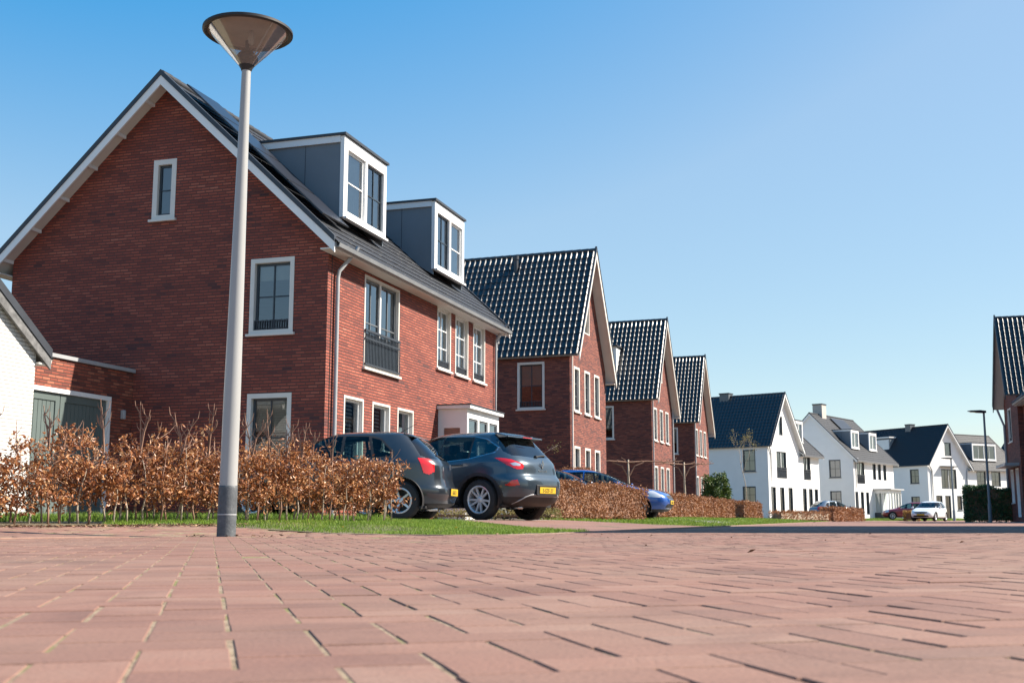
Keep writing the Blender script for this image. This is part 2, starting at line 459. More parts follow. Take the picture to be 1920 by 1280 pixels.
# brick paving in the foreground (90 degree herringbone), each brick its own bevelled block
PH = R(14.6)
def paving():
    a = .099; ca, sa = math.cos(PH), math.sin(PH)
    def wrl(p, q): return (p*ca - q*sa + .03, p*sa + q*ca)
    rects = []
    for i in range(-120, 130):
        for j in range(2, 180):
            k = (i - j) % 4
            if k == 0: rects.append((i, j, 2, 1))
            elif k == 3: rects.append((i, j, 1, 2))
    rects = np.array(rects, float)
    cp = (rects[:,0]+rects[:,2]/2)*a; cq = (rects[:,1]+rects[:,3]/2)*a
    X = cp*ca - cq*sa + .03; Y = cp*sa + cq*ca
    d = edge_dist(X, Y)
    keep = (Y > .5) & (np.abs(X) < .56*Y+.5) & (d < -.06) & (Y < 16.5)
    # the pavement strip on the left is laid in straight courses instead
    strip = (X < -1.0) & (d > -1.75 - .0*X) & (X < -1.0)
    keep &= ~strip
    rects = rects[keep]; X = X[keep]; Y = Y[keep]; d = d[keep]
    n = len(rects)
    g = .0027 + rng.uniform(-.0006, .0012, n); ch = .0012
    x0 = rects[:,0]*a + g; x1 = (rects[:,0]+rects[:,2])*a - g
    y0 = rects[:,1]*a + g; y1 = (rects[:,1]+rects[:,3])*a - g
    # settle by a hair
    jx = rng.normal(0, .0009, n); jy = rng.normal(0, .0009, n)
    x0 += jx; x1 += jx; y0 += jy; y1 += jy
    zc = G(X, Y, d) + rng.normal(0, .0005, n) + .0016*np.sin(X*1.9+1)*np.cos(Y*1.3)
    tx = rng.normal(0, .0016, n); ty = rng.normal(0, .0016, n)
    cx = (x0+x1)/2; cy = (y0+y1)/2
    V = np.zeros((n, 12, 3)); 
    cor = [(0,0),(1,0),(1,1),(0,1)]
    for lv, (ins, dz) in enumerate(((ch, 0), (0, -.0013), (0, -.022))):
        for c, (u, v) in enumerate(cor):
            px = np.where(u, x1-ins, x0+ins); py = np.where(v, y1-ins, y0+ins)
            V[:, lv*4+c, 0] = px*ca - py*sa + .03
            V[:, lv*4+c, 1] = px*sa + py*ca
            V[:, lv*4+c, 2] = zc + dz + tx*(px-cx) + ty*(py-cy)
    F = [(0,1,2,3)]
    for l in (0, 4):
        for c in range(4):
            F.append((l+c, l+4+c, l+4+(c+1)%4, l+(c+1)%4))
    F = np.array(F)
    FF = (np.arange(n)[:,None,None]*12 + F[None]).reshape(-1, 4)
    o = fast_mesh('brick_paving', V.reshape(-1,3), FF, M['paver'])
    o['kind'] = 'structure'
    # slim concrete kerb between the two bonds
    K = []
    t_a = np.array([-9.6, 2.0])
    for q0 in np.linspace(0, 1, 60):
        # walk along the edge curve and offset towards the road
        L_ = q0*11.2; acc = 0
        for (ax, ay), (bx, by) in zip(EDGE[1:-1], EDGE[2:]):
            sl = math.hypot(bx-ax, by-ay)
            if acc+sl >= L_:
                f = (L_-acc)/sl; K.append((ax+(bx-ax)*f, ay+(by-ay)*f)); break
            acc += sl
    K = [(x+1.70*.815, y-1.70*.58) for x, y in K if x < -3.4]
    kb = MB(); cs = [(-.07,-.03),(-.07,.004),(-.062,.009),(.062,.009),(.07,.004),(.07,-.03)]
    for i, (x, y) in enumerate(K):
        x2, y2 = K[min(i+1, len(K)-1)]; x1, y1 = K[max(i-1,0)]
        tx_, ty_ = x2-x1, y2-y1; l_ = math.hypot(tx_, ty_); nx, ny = ty_/l_, -tx_/l_
        z = g1(x, y)
        for cw, cz in cs: kb.v.append((x+nx*cw, y+ny*cw, z+cz))
    for i in range(len(K)-1):
        for c in range(5): kb.f.append((i*6+c, i*6+c+1, i*6+7+c, i*6+6+c))
    kb.build('kerb', M['kerb'])['kind'] = 'structure'
    # straight-laid strip by the hedge: courses parallel to the edge
    rows = []
    A = np.array([-9.0, 3.6]); B = np.array([-3.55, 11.35])
    dirv = (B-A)/np.linalg.norm(B-A); nrm = np.array([dirv[1], -dirv[0]])   # towards the camera side
    V = []; 
    cand = []
    L = 13.0
    for r_ in range(0, 42):
        for c_ in range(0, int(L/.21)):
            off = (r_ % 2)*.105
            cand.append((c_*.21+off, -1.2 + r_*.105))
    cand = np.array(cand)
    P = A[None] + dirv[None]*cand[:,:1] + nrm[None]*cand[:,1:]
    mid = P + dirv*.105 + nrm*.05
    d = edge_dist(mid[:,0], mid[:,1])
    k = (d < -.05) & (d > -1.62) & (mid[:,0] < -1.12) & (mid[:,1] > 2)
    cand = cand[k]; mid = mid[k]; d = d[k]; n = len(cand)
    zc = G(mid[:,0], mid[:,1], d) + rng.normal(0, .0012, n)
    V = np.zeros((n, 12, 3))
    zr = G(mid[:,0]+nrm[0]*.05, mid[:,1]+nrm[1]*.05); slope = (zr - zc)/.05
    for lv, (ins, dz) in enumerate(((.004, 0), (0, -.0013), (0, -.022))):
        for c, (u, v) in enumerate(cor):
            pu = cand[:,0] + (.21-.0025-ins if u else .0025+ins); pv = cand[:,1] + (.105-.0025-ins if v else .0025+ins)
            q = A[None] + dirv[None]*pu[:,None] + nrm[None]*pv[:,None]
            V[:, lv*4+c, 0] = q[:,0]; V[:, lv*4+c, 1] = q[:,1]
            V[:, lv*4+c, 2] = zc + dz + np.clip(slope,-.1,.1)*(pv-cand[:,1]-.05)
    FF = (np.arange(n)[:,None,None]*12 + F[None]).reshape(-1, 4)
    o = fast_mesh('pavement', V.reshape(-1,3), FF, M['paver']); o['kind'] = 'structure'
    # sand in the joints
    gx = np.arange(-9.5, 9.6, .07); gy = np.arange(.45, 17, .07)
    XX, YY = np.meshgrid(gx, gy); 
    dd = edge_dist(XX.ravel(), YY.ravel())
    nn = np.array([noise.noise(Vector((x*6, y*6, 0))) for x, y in zip(XX.ravel(), YY.ravel())])
    n2 = np.array([noise.noise(Vector((x*.8, y*.8, 5))) for x, y in zip(XX.ravel(), YY.ravel())])
    lift = np.clip(-XX.ravel()*.9+.1, 0, 1)*.0025
    Z = G(XX.ravel(), YY.ravel(), dd) - .0022 + nn*.0026 + n2*.002 + lift
    und = .0016*np.sin(XX.ravel()*1.9+1)*np.cos(YY.ravel()*1.3)
    Z = np.where(dd > -.03, Z-.04, np.minimum(Z+und, G(XX.ravel(), YY.ravel(), dd) + und - .0016))
    W = len(gx); H = len(gy)
    idx = np.arange(W*H).reshape(H, W)
    q = np.stack([idx[:-1,:-1], idx[:-1,1:], idx[1:,1:], idx[1:,:-1]], -1).reshape(-1,4)
    cxs = XX.ravel()[q].mean(1); cys = YY.ravel()[q].mean(1)
    q = q[(np.abs(cxs) < .58*cys+.55) & (cys < 16.6)]
    o = fast_mesh('joint_sand', np.column_stack([XX.ravel(), YY.ravel(), Z]), q, M['sand'], smooth=True); o['kind'] = 'structure'
paving()
# pale flush edging along the verges
def ribbon(pts, wd, z, name, mat):
    rb = MB()
    for i, (x, y) in enumerate(pts):
        x2, y2 = pts[min(i+1, len(pts)-1)]; x1, y1 = pts[max(i-1,0)]
        l_ = math.hypot(x2-x1, y2-y1); nx, ny = (y2-y1)/l_, -(x2-x1)/l_
        zz = g1(x, y)
        for cw, cz in ((0,-.04),(0,z),(wd,z),(wd,-.04)): rb.v.append((x+nx*cw, y+ny*cw, zz*(1 if cw == 0 else .9)+cz))
    for i in range(len(pts)-1):
        for c in range(3): rb.f.append((i*4+c, i*4+c+1, i*4+5+c, i*4+4+c))
    rb.build(name, M[mat])['kind'] = 'structure'
ep = []
for (ax, ay), (bx, by) in zip(EDGE[7:-3], EDGE[8:-2]):
    k = max(1, int(math.hypot(bx-ax, by-ay)/.4))
    ep += [(ax+(bx-ax)*i/k, ay+(by-ay)*i/k) for i in range(k)]
ribbon(ep, .09, .006, 'kerb', 'kerbpale')

# ------------------------------------------------------------------ grass
def in_poly(px, py, poly):
    inside = np.zeros(px.shape, bool); n = len(poly); j = n-1
    for i in range(n):
        xi, yi = poly[i]; xj, yj = poly[j]
        c = ((yi > py) != (yj > py)) & (px < (xj-xi)*(py-yi)/(yj-yi+1e-12)+xi)
        inside ^= c; j = i
    return inside
def blades(poly, dens, h, wd, zoff=0.0, avoid=None):
    a = np.array(poly); lo = a.min(0); hi = a.max(0)
    n = int((hi[0]-lo[0])*(hi[1]-lo[1])*dens)
    X = rng.uniform(lo[0], hi[0], n); Y = rng.uniform(lo[1], hi[1], n)
    k = in_poly(X, Y, poly)
    # patchiness
    X = X[k]; Y = Y[k]
    pn = np.sin(X*2.3+Y*1.1)*np.sin(Y*1.7-X*.6)*.5+.5
    k = rng.uniform(0,1,len(X)) < .55+.45*pn
    X = X[k]; Y = Y[k]; pn = pn[k]
    d = edge_dist(X, Y); rag = .10*np.sin(X*7+Y*3)+.07*np.sin(Y*15-X*11)+.05*np.sin(X*31)
    k = rng.uniform(0,1,len(X)) < .12+.88*sm((d+rag)/.22)
    k &= d > -.05
    X = X[k]; Y = Y[k]; pn = pn[k]; n = len(X)
    Z = G(X, Y) + zoff - .004
    hh = h*rng.uniform(.35, 1.15, n)*(.7+.5*pn); ang = rng.uniform(0, 2*PI, n); lean = rng.uniform(.1, .7, n)*hh
    la = rng.uniform(0, 2*PI, n); wv = wd*rng.uniform(.6, 1.3, n)
    dx = np.cos(ang)*wv/2; dy = np.sin(ang)*wv/2
    V = np.zeros((n,5,3))
    V[:,0] = np.column_stack([X-dx, Y-dy, Z]); V[:,1] = np.column_stack([X+dx, Y+dy, Z])
    mx = X+np.cos(la)*lean*.35; my = Y+np.sin(la)*lean*.35
    V[:,2] = np.column_stack([mx+dx*.7, my+dy*.7, Z+hh*.6]); V[:,3] = np.column_stack([mx-dx*.7, my-dy*.7, Z+hh*.6])
    V[:,4] = np.column_stack([X+np.cos(la)*lean, Y+np.sin(la)*lean, Z+hh])
    return V
def grass_obj(Vs, name='grass'):
    V = np.concatenate(Vs); n = len(V)
    b = np.arange(n)[:,None]*5
    F = np.concatenate([b+np.array([[0,1,2]]), b+np.array([[0,2,3]]), b+np.array([[3,2,4]])])
    o = fast_mesh(name, V.reshape(-1,3), F, M['grass'])
    return o
v1 = [(-3.95,11.15),(-3.2,11.78),(-2.5,11.93),(-1.8,11.63),(-1.15,10.98),(-.6,10.53),(-.1,10.83),(.3,11.63),(.62,12.63),(.93,13.5), S(-4.15,14.1), S(-5.1,15.5), S(-6.2,16.5), (-2.0,15.6), (-4.2,12.2)]
Vs = [blades(v1, 3600, .042, .0050)]
lawn = [(-6.8,8.6),(-5.0,10.9),(-3.4,13.0),(-1.7,15.4), S(-7.2,16.8), S(-14,16.8), S(-14,9)]
Vs.append(blades(lawn, 650, .11, .008))
grass_obj(Vs); tag(bpy.data.objects['grass'], 'short bright green grass of the near verge and lawn behind the leafy hedge', 'grass', kind='stuff')
v2 = [S(-3.1,22.9), S(-3.1,30), S(-3.1,40), S(-3.1,50), S(-3.1,60), S(-2.9,70), (21.5,78),(28,91),(25,93.5),(17,78), S(-6.9,66), S(-6.7,38), S(-6.9,24)]
v3 = [(28,91),(38.5,106),(52,124.5),(48.5,127),(35.5,109),(25,93.5)]
g2 = grass_obj([blades(v2, 330, .06, .014), blades(v3, 90, .10, .03)])
tag(g2, 'green grass verge running along the far hedges beyond the driveway', 'grass', kind='stuff')

# litter: crumbs of bark and leaf on the paving and along the soil edge
def litter():
    n = 240
    X = rng.uniform(-.3, 7.5, n); Y = 3+8.5*rng.uniform(0, 1, n)**.8
    X2 = []; Y2 = []
    for i in range(2600):
        t_ = random.random(); x = -7+4.2*t_; y = 7.1+5.0*t_ + random.gauss(.05, .10)
        X2.append(x); Y2.append(y)
    for i in range(60):
        X2.append(-2.4+random.gauss(0,.28)); Y2.append(9.72+random.gauss(0,.10))
    X = np.concatenate([X, X2]); Y = np.concatenate([Y, Y2]); n = len(X)
    k = (np.abs(X) < .5*Y); X = X[k]; Y = Y[k]; n = len(X)
    Z = G(X, Y)+.002; s_ = rng.uniform(.005, .016, n)*np.where(X > -.4, .65*rng.choice([1,1,1,2.1], n), 1.5); a = rng.uniform(0, 2*PI, n)
    V = np.zeros((n,4,3))
    for c in range(4):
        rr = s_*(1 if c % 2 else .45)
        V[:,c] = np.column_stack([X+np.cos(a+c*PI/2)*rr, Y+np.sin(a+c*PI/2)*rr, Z+rng.uniform(0,.9,n)*s_])
    F = np.arange(n)[:,None]*4+np.array([[0,1,2,3]])
    t2 = island('litter_bits', [(0,(.03,.018,.012)),(.6,(.14,.07,.035)),(1,(.40,.26,.15))], .8)
    o = fast_mesh('leaf_litter', V.reshape(-1,3), F, t2)
    tag(o, 'scattered dry leaf crumbs and twigs on the brick paving', 'leaf litter', kind='stuff')
litter()
for i, (x, y, lb) in enumerate([(-1.75,12.0,'small yellow dandelion flower in the verge grass near the lamp post'), (-.55,11.4,'small yellow dandelion flower in the verge grass in front of the cars')]):
    z = g1(x, y)
    t_ = thing('dandelion', lb, 'flower', (x,y,z))
    MB().tube([(0,0,0),(.004,0,.05)], .002, 5).build('stem', M['grass'], t_)
    m = MB()
    for k in range(14):
        a = k*2*PI/14
        m.add([(.004,0,.05),(.004+.017*math.cos(a-.2),.017*math.sin(a-.2),.058),(.004+.017*math.cos(a+.2),.017*math.sin(a+.2),.058)], [(0,1,2)])
    m.build('petals', plain('dandelion_yellow', (.75,.50,.02), .6), t_)

# ------------------------------------------------------------------ houses
def sheet_part(pts, faces, name, mat, parent):
    return MB().add(pts, faces).build(name, mat, parent)

def window(parent, P, a0, a1, z0, z1, sashes=1, mun=(1,1), cas='darkframe', lin='cream', rail=None, cur=None, sill=True, flat=False, lw=.055, depth=.15, glass='glass', post=None):
    """P(a, w, z) maps along-wall / outward / up to the house frame."""
    m = MB()
    m.box(a0, a0+lw, -depth, .012, z0, z1, P); m.box(a1-lw, a1, -depth, .012, z0, z1, P)
    m.box(a0+lw, a1-lw, -depth, .010, z1-lw, z1, P); m.box(a0+lw, a1-lw, -depth, .010, z0, z0+lw*.8, P)
    L = m.build('window', M[lin], parent)
    ch = parent if flat else L
    if sill:
        MB().box(a0-.05, a1+.05, -.02, .07, z0-.055, z0-.003, P).build('sill', M[lin], ch)
    A0, A1, Z0, Z1 = a0+lw, a1-lw, z0+lw*.8, z1-lw
    sw = (A1-A0)/sashes
    c = MB(); w0, w1 = -depth+.03, -depth+.075
    pn = MB()
    for k in range(sashes):
        b0, b1 = A0+k*sw+(.015 if k else .003), A0+(k+1)*sw-(.015 if k < sashes-1 else .003)
        fr = .05
        c.box(b0, b0+fr, w0, w1, Z0+.003, Z1-.003, P); c.box(b1-fr, b1, w0, w1, Z0+.003, Z1-.003, P)
        c.box(b0+fr, b1-fr, w0, w1-.002, Z0+.003, Z0+.003+fr, P); c.box(b0+fr, b1-fr, w0, w1-.002, Z1-.003-fr, Z1-.003, P)
        nv, nh = mun
        for i in range(1, nv+1):
            x = b0+fr+(b1-b0-2*fr)*i/(nv+1); c.box(x-.014, x+.014, w0+.012, w1-.006, Z0+fr, Z1-fr, P)
        for i in range(1, nh+1):
            z = Z0+fr+(Z1-Z0-2*fr)*i/(nh+1); c.box(b0+fr, b1-fr, w0+.010, w1-.008, z-.014, z+.014, P)
        pn.add([P(b0+.01, w0+.02, Z0+.01), P(b1-.01, w0+.02, Z0+.01), P(b1-.01, w0+.02, Z1-.01), P(b0+.01, w0+.02, Z1-.01)], [(0,1,2,3)])
    c.build('casement', M[cas], ch)
    if sashes > 1 and post:
        q = MB()
        for k in range(1, sashes): q.box(A0+k*sw-.035, A0+k*sw+.035, w0-.02, w1+.03, Z0, Z1, P)
        q.build('mullion', M[post], ch)
    pn.build('pane', M[glass], ch, fix=False)
    wr = -depth-.035
    if cur:
        q = MB()
        H = Z1-Z0; W = A1-A0
        mat = M['curtain']
        if 'drape' in cur or 'full' in cur:
            spans = [(A0, A0+W*.32), (A1-W*.32, A1)] if 'drape' in cur else [(A0, A1)]
            for s0, s1 in spans:
                n = max(6, int((s1-s0)/.035))
                base = len(q.v)
                for i in range(n+1):
                    a = s0+(s1-s0)*i/n; ww = wr+.018*math.sin(i*2.1)
                    q.v += [P(a, ww, Z0-.05), P(a, ww, Z1+.05)]
                for i in range(n): q.f.append((base+2*i, base+2*i+2, base+2*i+3, base+2*i+1))
        if 'blind' in cur:
            fr_ = float(cur.split(':')[1]) if ':' in cur else .35
            q.add([P(A0-.03, wr+.04, Z1-H*fr_), P(A1+.03, wr+.04, Z1-H*fr_), P(A1+.03, wr+.04, Z1+.03), P(A0-.03, wr+.04, Z1+.03)], [(0,1,2,3)]); mat = M['blind']
        if 'shutter' in cur:
            k = Z0; mat = M['white']
            while k < Z1:
                q.add([P(A0, wr, k+.055), P(A0+W*.8, wr, k+.055), P(A0+W*.8, wr+.03, k), P(A0, wr+.03, k)], [(0,1,2,3)]); k += .085
        q.build('curtain', mat, ch)
    if rail == 'panel':      # French balcony with upright bars
        h = .36*(z1-z0) + .1; q = MB()
        q.box(a0+.01, a1-.01, .02, .055, z0+h-.05, z0+h, P); q.box(a0+.01, a1-.01, .02, .055, z0+.05, z0+.09, P)
        q.box(a0+.01, a1-.01, .025, .05, z0+h-.22, z0+h-.19, P)
        n = int((a1-a0)/.085)
        for i in range(n+1):
            a = a0+.02+(a1-a0-.04)*i/n; q.box(a-.009, a+.009, .03, .047, z0+.09, z0+h-.05, P)
        q.build('railing', M['lead'], ch)
        MB().box(a0+.07, a1-.07, -.03, -.02, z0+.05, z0+h-.12, P).build('rail_panel', M['darkframe'], ch)
    elif rail:
        q = MB(); h = .24 if rail == 'low' else .30
        wi = -.045
        q.box(a0+lw, a1-lw, wi, wi+.015, z0+h-.02, z0+h, P); q.box(a0+lw, a1-lw, wi, wi+.015, z0+.055, z0+.07, P)
        n = max(3, int((a1-a0)/.075))
        for i in range(n+1):
            a = a0+lw+.015+(a1-a0-2*lw-.03)*i/n; q.box(a-.011, a+.011, wi+.002, wi+.013, z0+.065, z0+h-.02+(.03 if i % 2 else 0), P)
        if rail == 'low':
            q.box(a0+lw+.01, a1-lw-.01, wi-.02, wi-.01, z0+.055, z0+h-.02, P)
        q.build('railing', M['lead'], ch)
    return L

def tiles_mesh(name, mat, parent, O, Q, D, N, Lq, Ld, tw, cl, amp, flat=False):
    """O top-left corner at ridge; Q unit along ridge, D unit down slope, N unit normal."""
    O = np.array(O); Q = np.array(Q); D = np.array(D); N = np.array(N)
    nq = max(1, round(Lq/tw)); tw = Lq/nq; nd = max(1, round(Ld/cl)); cl = Ld/nd
    if flat:
        prof = [(0.015,0),(.985,0)]
    else:
        prof = [(0,.05),(.08,-.04),(.25,-.04),(.36,.06),(.42,.45),(.48,.82),(.54,.97),(.60,1.0),(.655,.94),(.70,.79),(.75,.60),(.80,.41),(.85,.22),(.90,.09),(.95,.05)]
    V = []; F = []
    step = .028 if not flat else .018
    for r in range(nd):
        if flat:
            offs = (r % 2)*.5
            for c in range(-1, nq+1):
                a0 = (c+offs)*tw+.004; a1 = a0+tw-.008
                a0 = max(0, a0); a1 = min(Lq, a1)
                if a1-a0 < .02: continue
                jt = rng.normal(0, .0018)
                b = len(V)
                p0 = r*cl; p1 = (r+1)*cl+.02
                V += [O+Q*a0+D*p0+N*(0), O+Q*a1+D*p0, O+Q*a1+D*p1+N*(step+jt), O+Q*a0+D*p1+N*(step+jt), O+Q*a1+D*p1+N*(step-.02), O+Q*a0+D*p1+N*(step-.02)]
                F += [(b, b+1, b+2, b+3), (b+3, b+2, b+4, b+5)]
        else:
            xs = []; hs = []
            for c in range(nq):
                for u, h in prof:
                    xs.append((c+u)*tw); hs.append(h*amp)
            xs.append(Lq); hs.append(.05*amp)
            n = len(xs); b = len(V)
            p0 = r*cl; p1 = (r+1)*cl+.03
            for i in range(n): V.append(O+Q*xs[i]+D*p0+N*(hs[i]))
            pm = p0+(p1-p0)*.72
            for i in range(n): V.append(O+Q*xs[i]+D*pm+N*(hs[i]+step*.95))
            for i in range(n): V.append(O+Q*xs[i]+D*p1+N*(hs[i]*.96+step))
            for i in range(n): V.append(O+Q*xs[i]+D*p1+N*(hs[i]*.96+step))
            for i in range(n): V.append(O+Q*xs[i]+D*p1+N*(hs[i]*.96+step-.03))
            for i in range(n-1):
                for w_ in (0, 1, 3): F.append((b+w_*n+i, b+w_*n+i+1, b+(w_+1)*n+i+1, b+(w_+1)*n+i))
    return fast_mesh(name, np.array(V), np.array(F), mat, parent, smooth=not flat)

def house(name, label, o, head, x0, x1, y0, y1, ridge, pr, zr, ez, wall, tile, openings, base=0, rk=(.5,.5), oe=(.35,.35), trim='cream', group=None, root=None, guttercol='zinc', brackets=False, soffit='cream', blind_sides=(), flashing=.16, skip_rake=(), grid=None):
    """ridge 'y': gables on the y ends; ridge 'x': gables on the x ends. pr = ridge position, ez=(z at low side, z at high side)."""
    if root is None:
        root = thing(name, label, 'house', (o[0], o[1], 0), -R(head), group)
    pw0, pw1 = (x0, x1) if ridge == 'y' else (y0, y1)
    q0, q1 = (y0, y1) if ridge == 'y' else (x0, x1)
    W = MB()
    maps = {'+x': lambda a,w,z: (x1+w,a,z), '-x': lambda a,w,z: (x0-w,a,z), '+y': lambda a,w,z: (a,y1+w,z), '-y': lambda a,w,z: (a,y0-w,z)}
    k0 = (zr-ez[0])/(pr-pw0); k1 = (zr-ez[1])/(pw1-pr)
    for side, P in maps.items():
        if side in blind_sides: continue
        gable = (ridge == 'y') == (side in ('-y', '+y'))
        if gable: poly = [(pw0,base),(pw1,base),(pw1,ez[1]),(pr,zr),(pw0,ez[0])]
        else:
            e = ez[0] if side[0] == '-' else ez[1]
            poly = [(q0,base),(q1,base),(q1,e),(q0,e)]
        loops = [[Vector((a, z, 0)) for a, z in poly]]
        for w_ in openings.get(side, []):
            a0, a1, z0, z1 = w_[:4]
            loops.append([Vector((a0,z0,0)),Vector((a0,z1,0)),Vector((a1,z1,0)),Vector((a1,z0,0))])
        tris = tessellate_polygon(loops)
        flatv = [v for l in loops for v in l]
        W.add([P(v.x, 0, v.y) for v in flatv], tris)
    wl = W.build('wall', M[wall], root, fix=False)
    # upper floor slabs keep the rooms dark
    for zf in (2.86, 5.88):
        if zf < min(ez)-.1: MB().box(x0+.3, x1-.3, y0+.3, y1-.3, zf, zf+.08).build('floor', M['blind'], root)
    for side, lst in openings.items():
        for w_ in lst:
            if len(w_) > 4: window(root, maps[side], *w_[:4], **w_[4])
    # ---- roof
    if ridge == 'y': m = lambda p,q,z: (p,q,z)
    else: m = lambda p,q,z: (q,p,z)
    qa, qb = q0-rk[0], q1+rk[1]
    roof_parent = None
    for sgn, pw, e, k, ov in ((-1, pw0, ez[0], k0, oe[0]), (1, pw1, ez[1], k1, oe[1])):
        pe = pw + sgn*ov; ze = e - k*ov
        run = abs(pe-pr); L = math.hypot(run, zr-ze)
        D = np.array(m(sgn*run/L, 0, (ze-zr)/L)); N = np.array(m(sgn*(zr-ze)/L, 0, run/L)); Q = np.array(m(0,1,0))
        lift = .10
        O = np.array(m(pr, qa, zr)) + N*lift
        tw, cl, amp, fl = tile[1:]
        ob = tiles_mesh('roof' if roof_parent is None else 'roof_slope', M[tile[0]], root if roof_parent is None else roof_parent, O, Q, D, N, qb-qa, L, tw, cl, amp, fl)
        if roof_parent is None: roof_parent = ob
        # slab and soffit
        c = 1/math.cos(math.atan(k)) if k else 1
        poly = [(pr, zr+.005), (pe, ze+.005), (pe, ze+.085*c), (pr, zr+.085*c)]
        MB().prism(poly, qa+.03, qb-.03, lambda p,z,q: m(p,q,z)).build('soffit', M[soffit], roof_parent)
        # barge boards and dark verge
        for qs, qe, sk in ((qa-.012, qa+.03, 0), (qb-.03, qb+.012, 1)):
            if sk in skip_rake: continue
            bb = MB(); vg = MB()
            bb.prism([(pr, zr-.10*c), (pe, ze-.10*c), (pe, ze+.06*c), (pr, zr+.06*c)], qs, qe, lambda p,z,q: m(p,q,z))
            vg.prism([(pr, zr+.062*c), (pe, ze+.062*c), (pe, ze+flashing*c), (pr, zr+flashing*c)], qs-.02, qe+.02, lambda p,z,q: m(p,q,z))
            bb.build('bargeboard', M[trim], roof_parent); vg.build('verge_tile', M['lead'], roof_parent)
        if brackets:
            for qs in ((q0-rk[0]+.05, q0-.005),):
                n = 6
                for i in range(n):
                    f = .10+.165*i
                    p = pr+(pe-pr)*f; z = zr+(ze-zr)*f
                    MB().prism([(p-.03, z-.06), (p+.03, z-.06-k*.06*0), (p+.03, z+.02), (p-.03, z+.02)], qs[0], qs[1], lambda p_,z_,q_: m(p_,q_,z_)).build('bracket', M[trim], roof_parent)
        # gutter
        gt = MB()
        pg = pe + sgn*.06
        prof = [(pe+sgn*.002, ze+.09), (pe+sgn*.002, ze-.0), (pe+sgn*.03, ze-.03), (pe+sgn*.08, ze-.01), (pe+sgn*.10, ze+.07), (pe+sgn*.088, ze+.07), (pe+sgn*.07, ze+.01), (pe+sgn*.03, ze-.005), (pe+sgn*.015, ze+.09)]
        gt.prism(prof, qa+.05, qb-.05, lambda p,z,q: m(p,q,z))
        gt.build('gutter', M['gutter' if guttercol == 'zinc' else guttercol], roof_parent)
        if ov > .1:
            MB().box(*(sorted((pw+sgn*.004, pe-sgn*.021))), q0 if 0 in skip_rake else qa+.03, qb-.03, ze-.05, ze-.02, m).box(*(sorted((pe-sgn*.022, pe-sgn*.002))), q0 if 0 in skip_rake else qa+.03, qb-.03, ze-.052, ze+.06, m).build('eaves_board', M[soffit], roof_parent)
    rg = MB(); rr = []
    n = int((qb-qa)/.33)
    for i in range(n):
        a, b = qa+(qb-qa)*i/n, qa+(qb-qa)*(i+1)/n+.01
        rg.tube([m(pr,a,zr+.115), m(pr,b,zr+.115)], [.095, .108], 12)
    rg.build('ridge_tile', M[tile[0]], roof_parent, smooth=True, angle=40)
    root['_x'] = 0
    del root['_x']
    return root, maps

def downpipe(root, pts, r=.04, mat='zinc'):
    return MB().tube(pts, r, 10).build('downpipe', M[mat], root, smooth=True, angle=50)

def dormer(root, side, xf, y0, y1, zb, z1, roofk, wins, front='white', cheek='grey_panel', xb=None, name='dormer', edge=.05):
    """dormer on a slope falling to +x (ridge y). xb = where it runs into the roof."""
    m = MB()
    for ya, yb in ((y0+.03, y0+.08), (y1-.08, y1-.03)):
        m.prism([(xf-.06, zb-.15), (xf-.06, z1-.02), (xb, z1-.02), (xb, z1-.3)], ya, yb, lambda p,z,q: (p,q,z))
    m.box(xb, xf-.06, y0+.08, y1-.08, z1-.06, z1-.02)
    d = m.build(name, M[cheek], root)
    P = lambda a,w,z: (xf+w, a, z)
    q = MB(); fw = .14
    q.box(y0, y0+fw, -.10, 0, zb, z1-.02, P); q.box(y1-fw, y1, -.10, 0, zb, z1-.02, P)
    q.box(y0+fw, y1-fw, -.10, -.002, z1-.26, z1-.02, P); q.box(y0+fw, y1-fw, -.10, -.002, zb, zb+.12, P)
    q.build('dormer_front', M[front], d)
    if xb < -2.5: MB().box(xf-1.02, xf-1.005, y0+.026, y0+.032, zb, z1-.17).build('panel_seam', M['lead'], d)
    MB().box(y0+.02, y1-.02, -.0, .08, zb-.03, zb+.02, P).build('dormer_sill', M[front], d)
    # side fascia of the flat roof, then the dark roof edge
    for ya, yb in ((y0-.02, y0+.03), (y1-.03, y1+.02)): MB().box(xb, xf-.101, ya, yb, z1-.17, z1-.01).build('fascia', M[front], d)
    MB().box(xb-.2, xf+.05, y0-.05, y1+.05, z1-.008, z1+edge).build('dormer_roof', M['lead'], d)
    for (a0, a1, kw) in wins:
        window(d, P, a0, a1, zb+.12, z1-.26, flat=True, sill=False, lin='white', lw=.04, depth=.12, **kw)
    return d

def vent_pipe(root, p, h=.5, r=.09, mat='lead'):
    x, y, z = p
    MB().tube([(x,y,z-.4),(x,y,z+h)], r, 12).tube([(x,y,z+h-.12),(x,y,z+h+.03)], r*1.25, 12).build('vent_pipe', M[mat], root, smooth=True, angle=50)
def chimney(root, x0, x1, y0, y1, z0, z1, mat, cap='lead'):
    c = MB().box(x0,x1,y0,y1,z0,z1).build('chimney', M[mat], root)
    MB().box(x0-.05,x1+.05,y0-.05,y1+.05,z1+.003,z1+.10).build('chimney_cap', M[cap], c)

FLAT = ('flattile', .25, .33, 0, True)
PAN = ('pantile', .235, .33, .064, False)

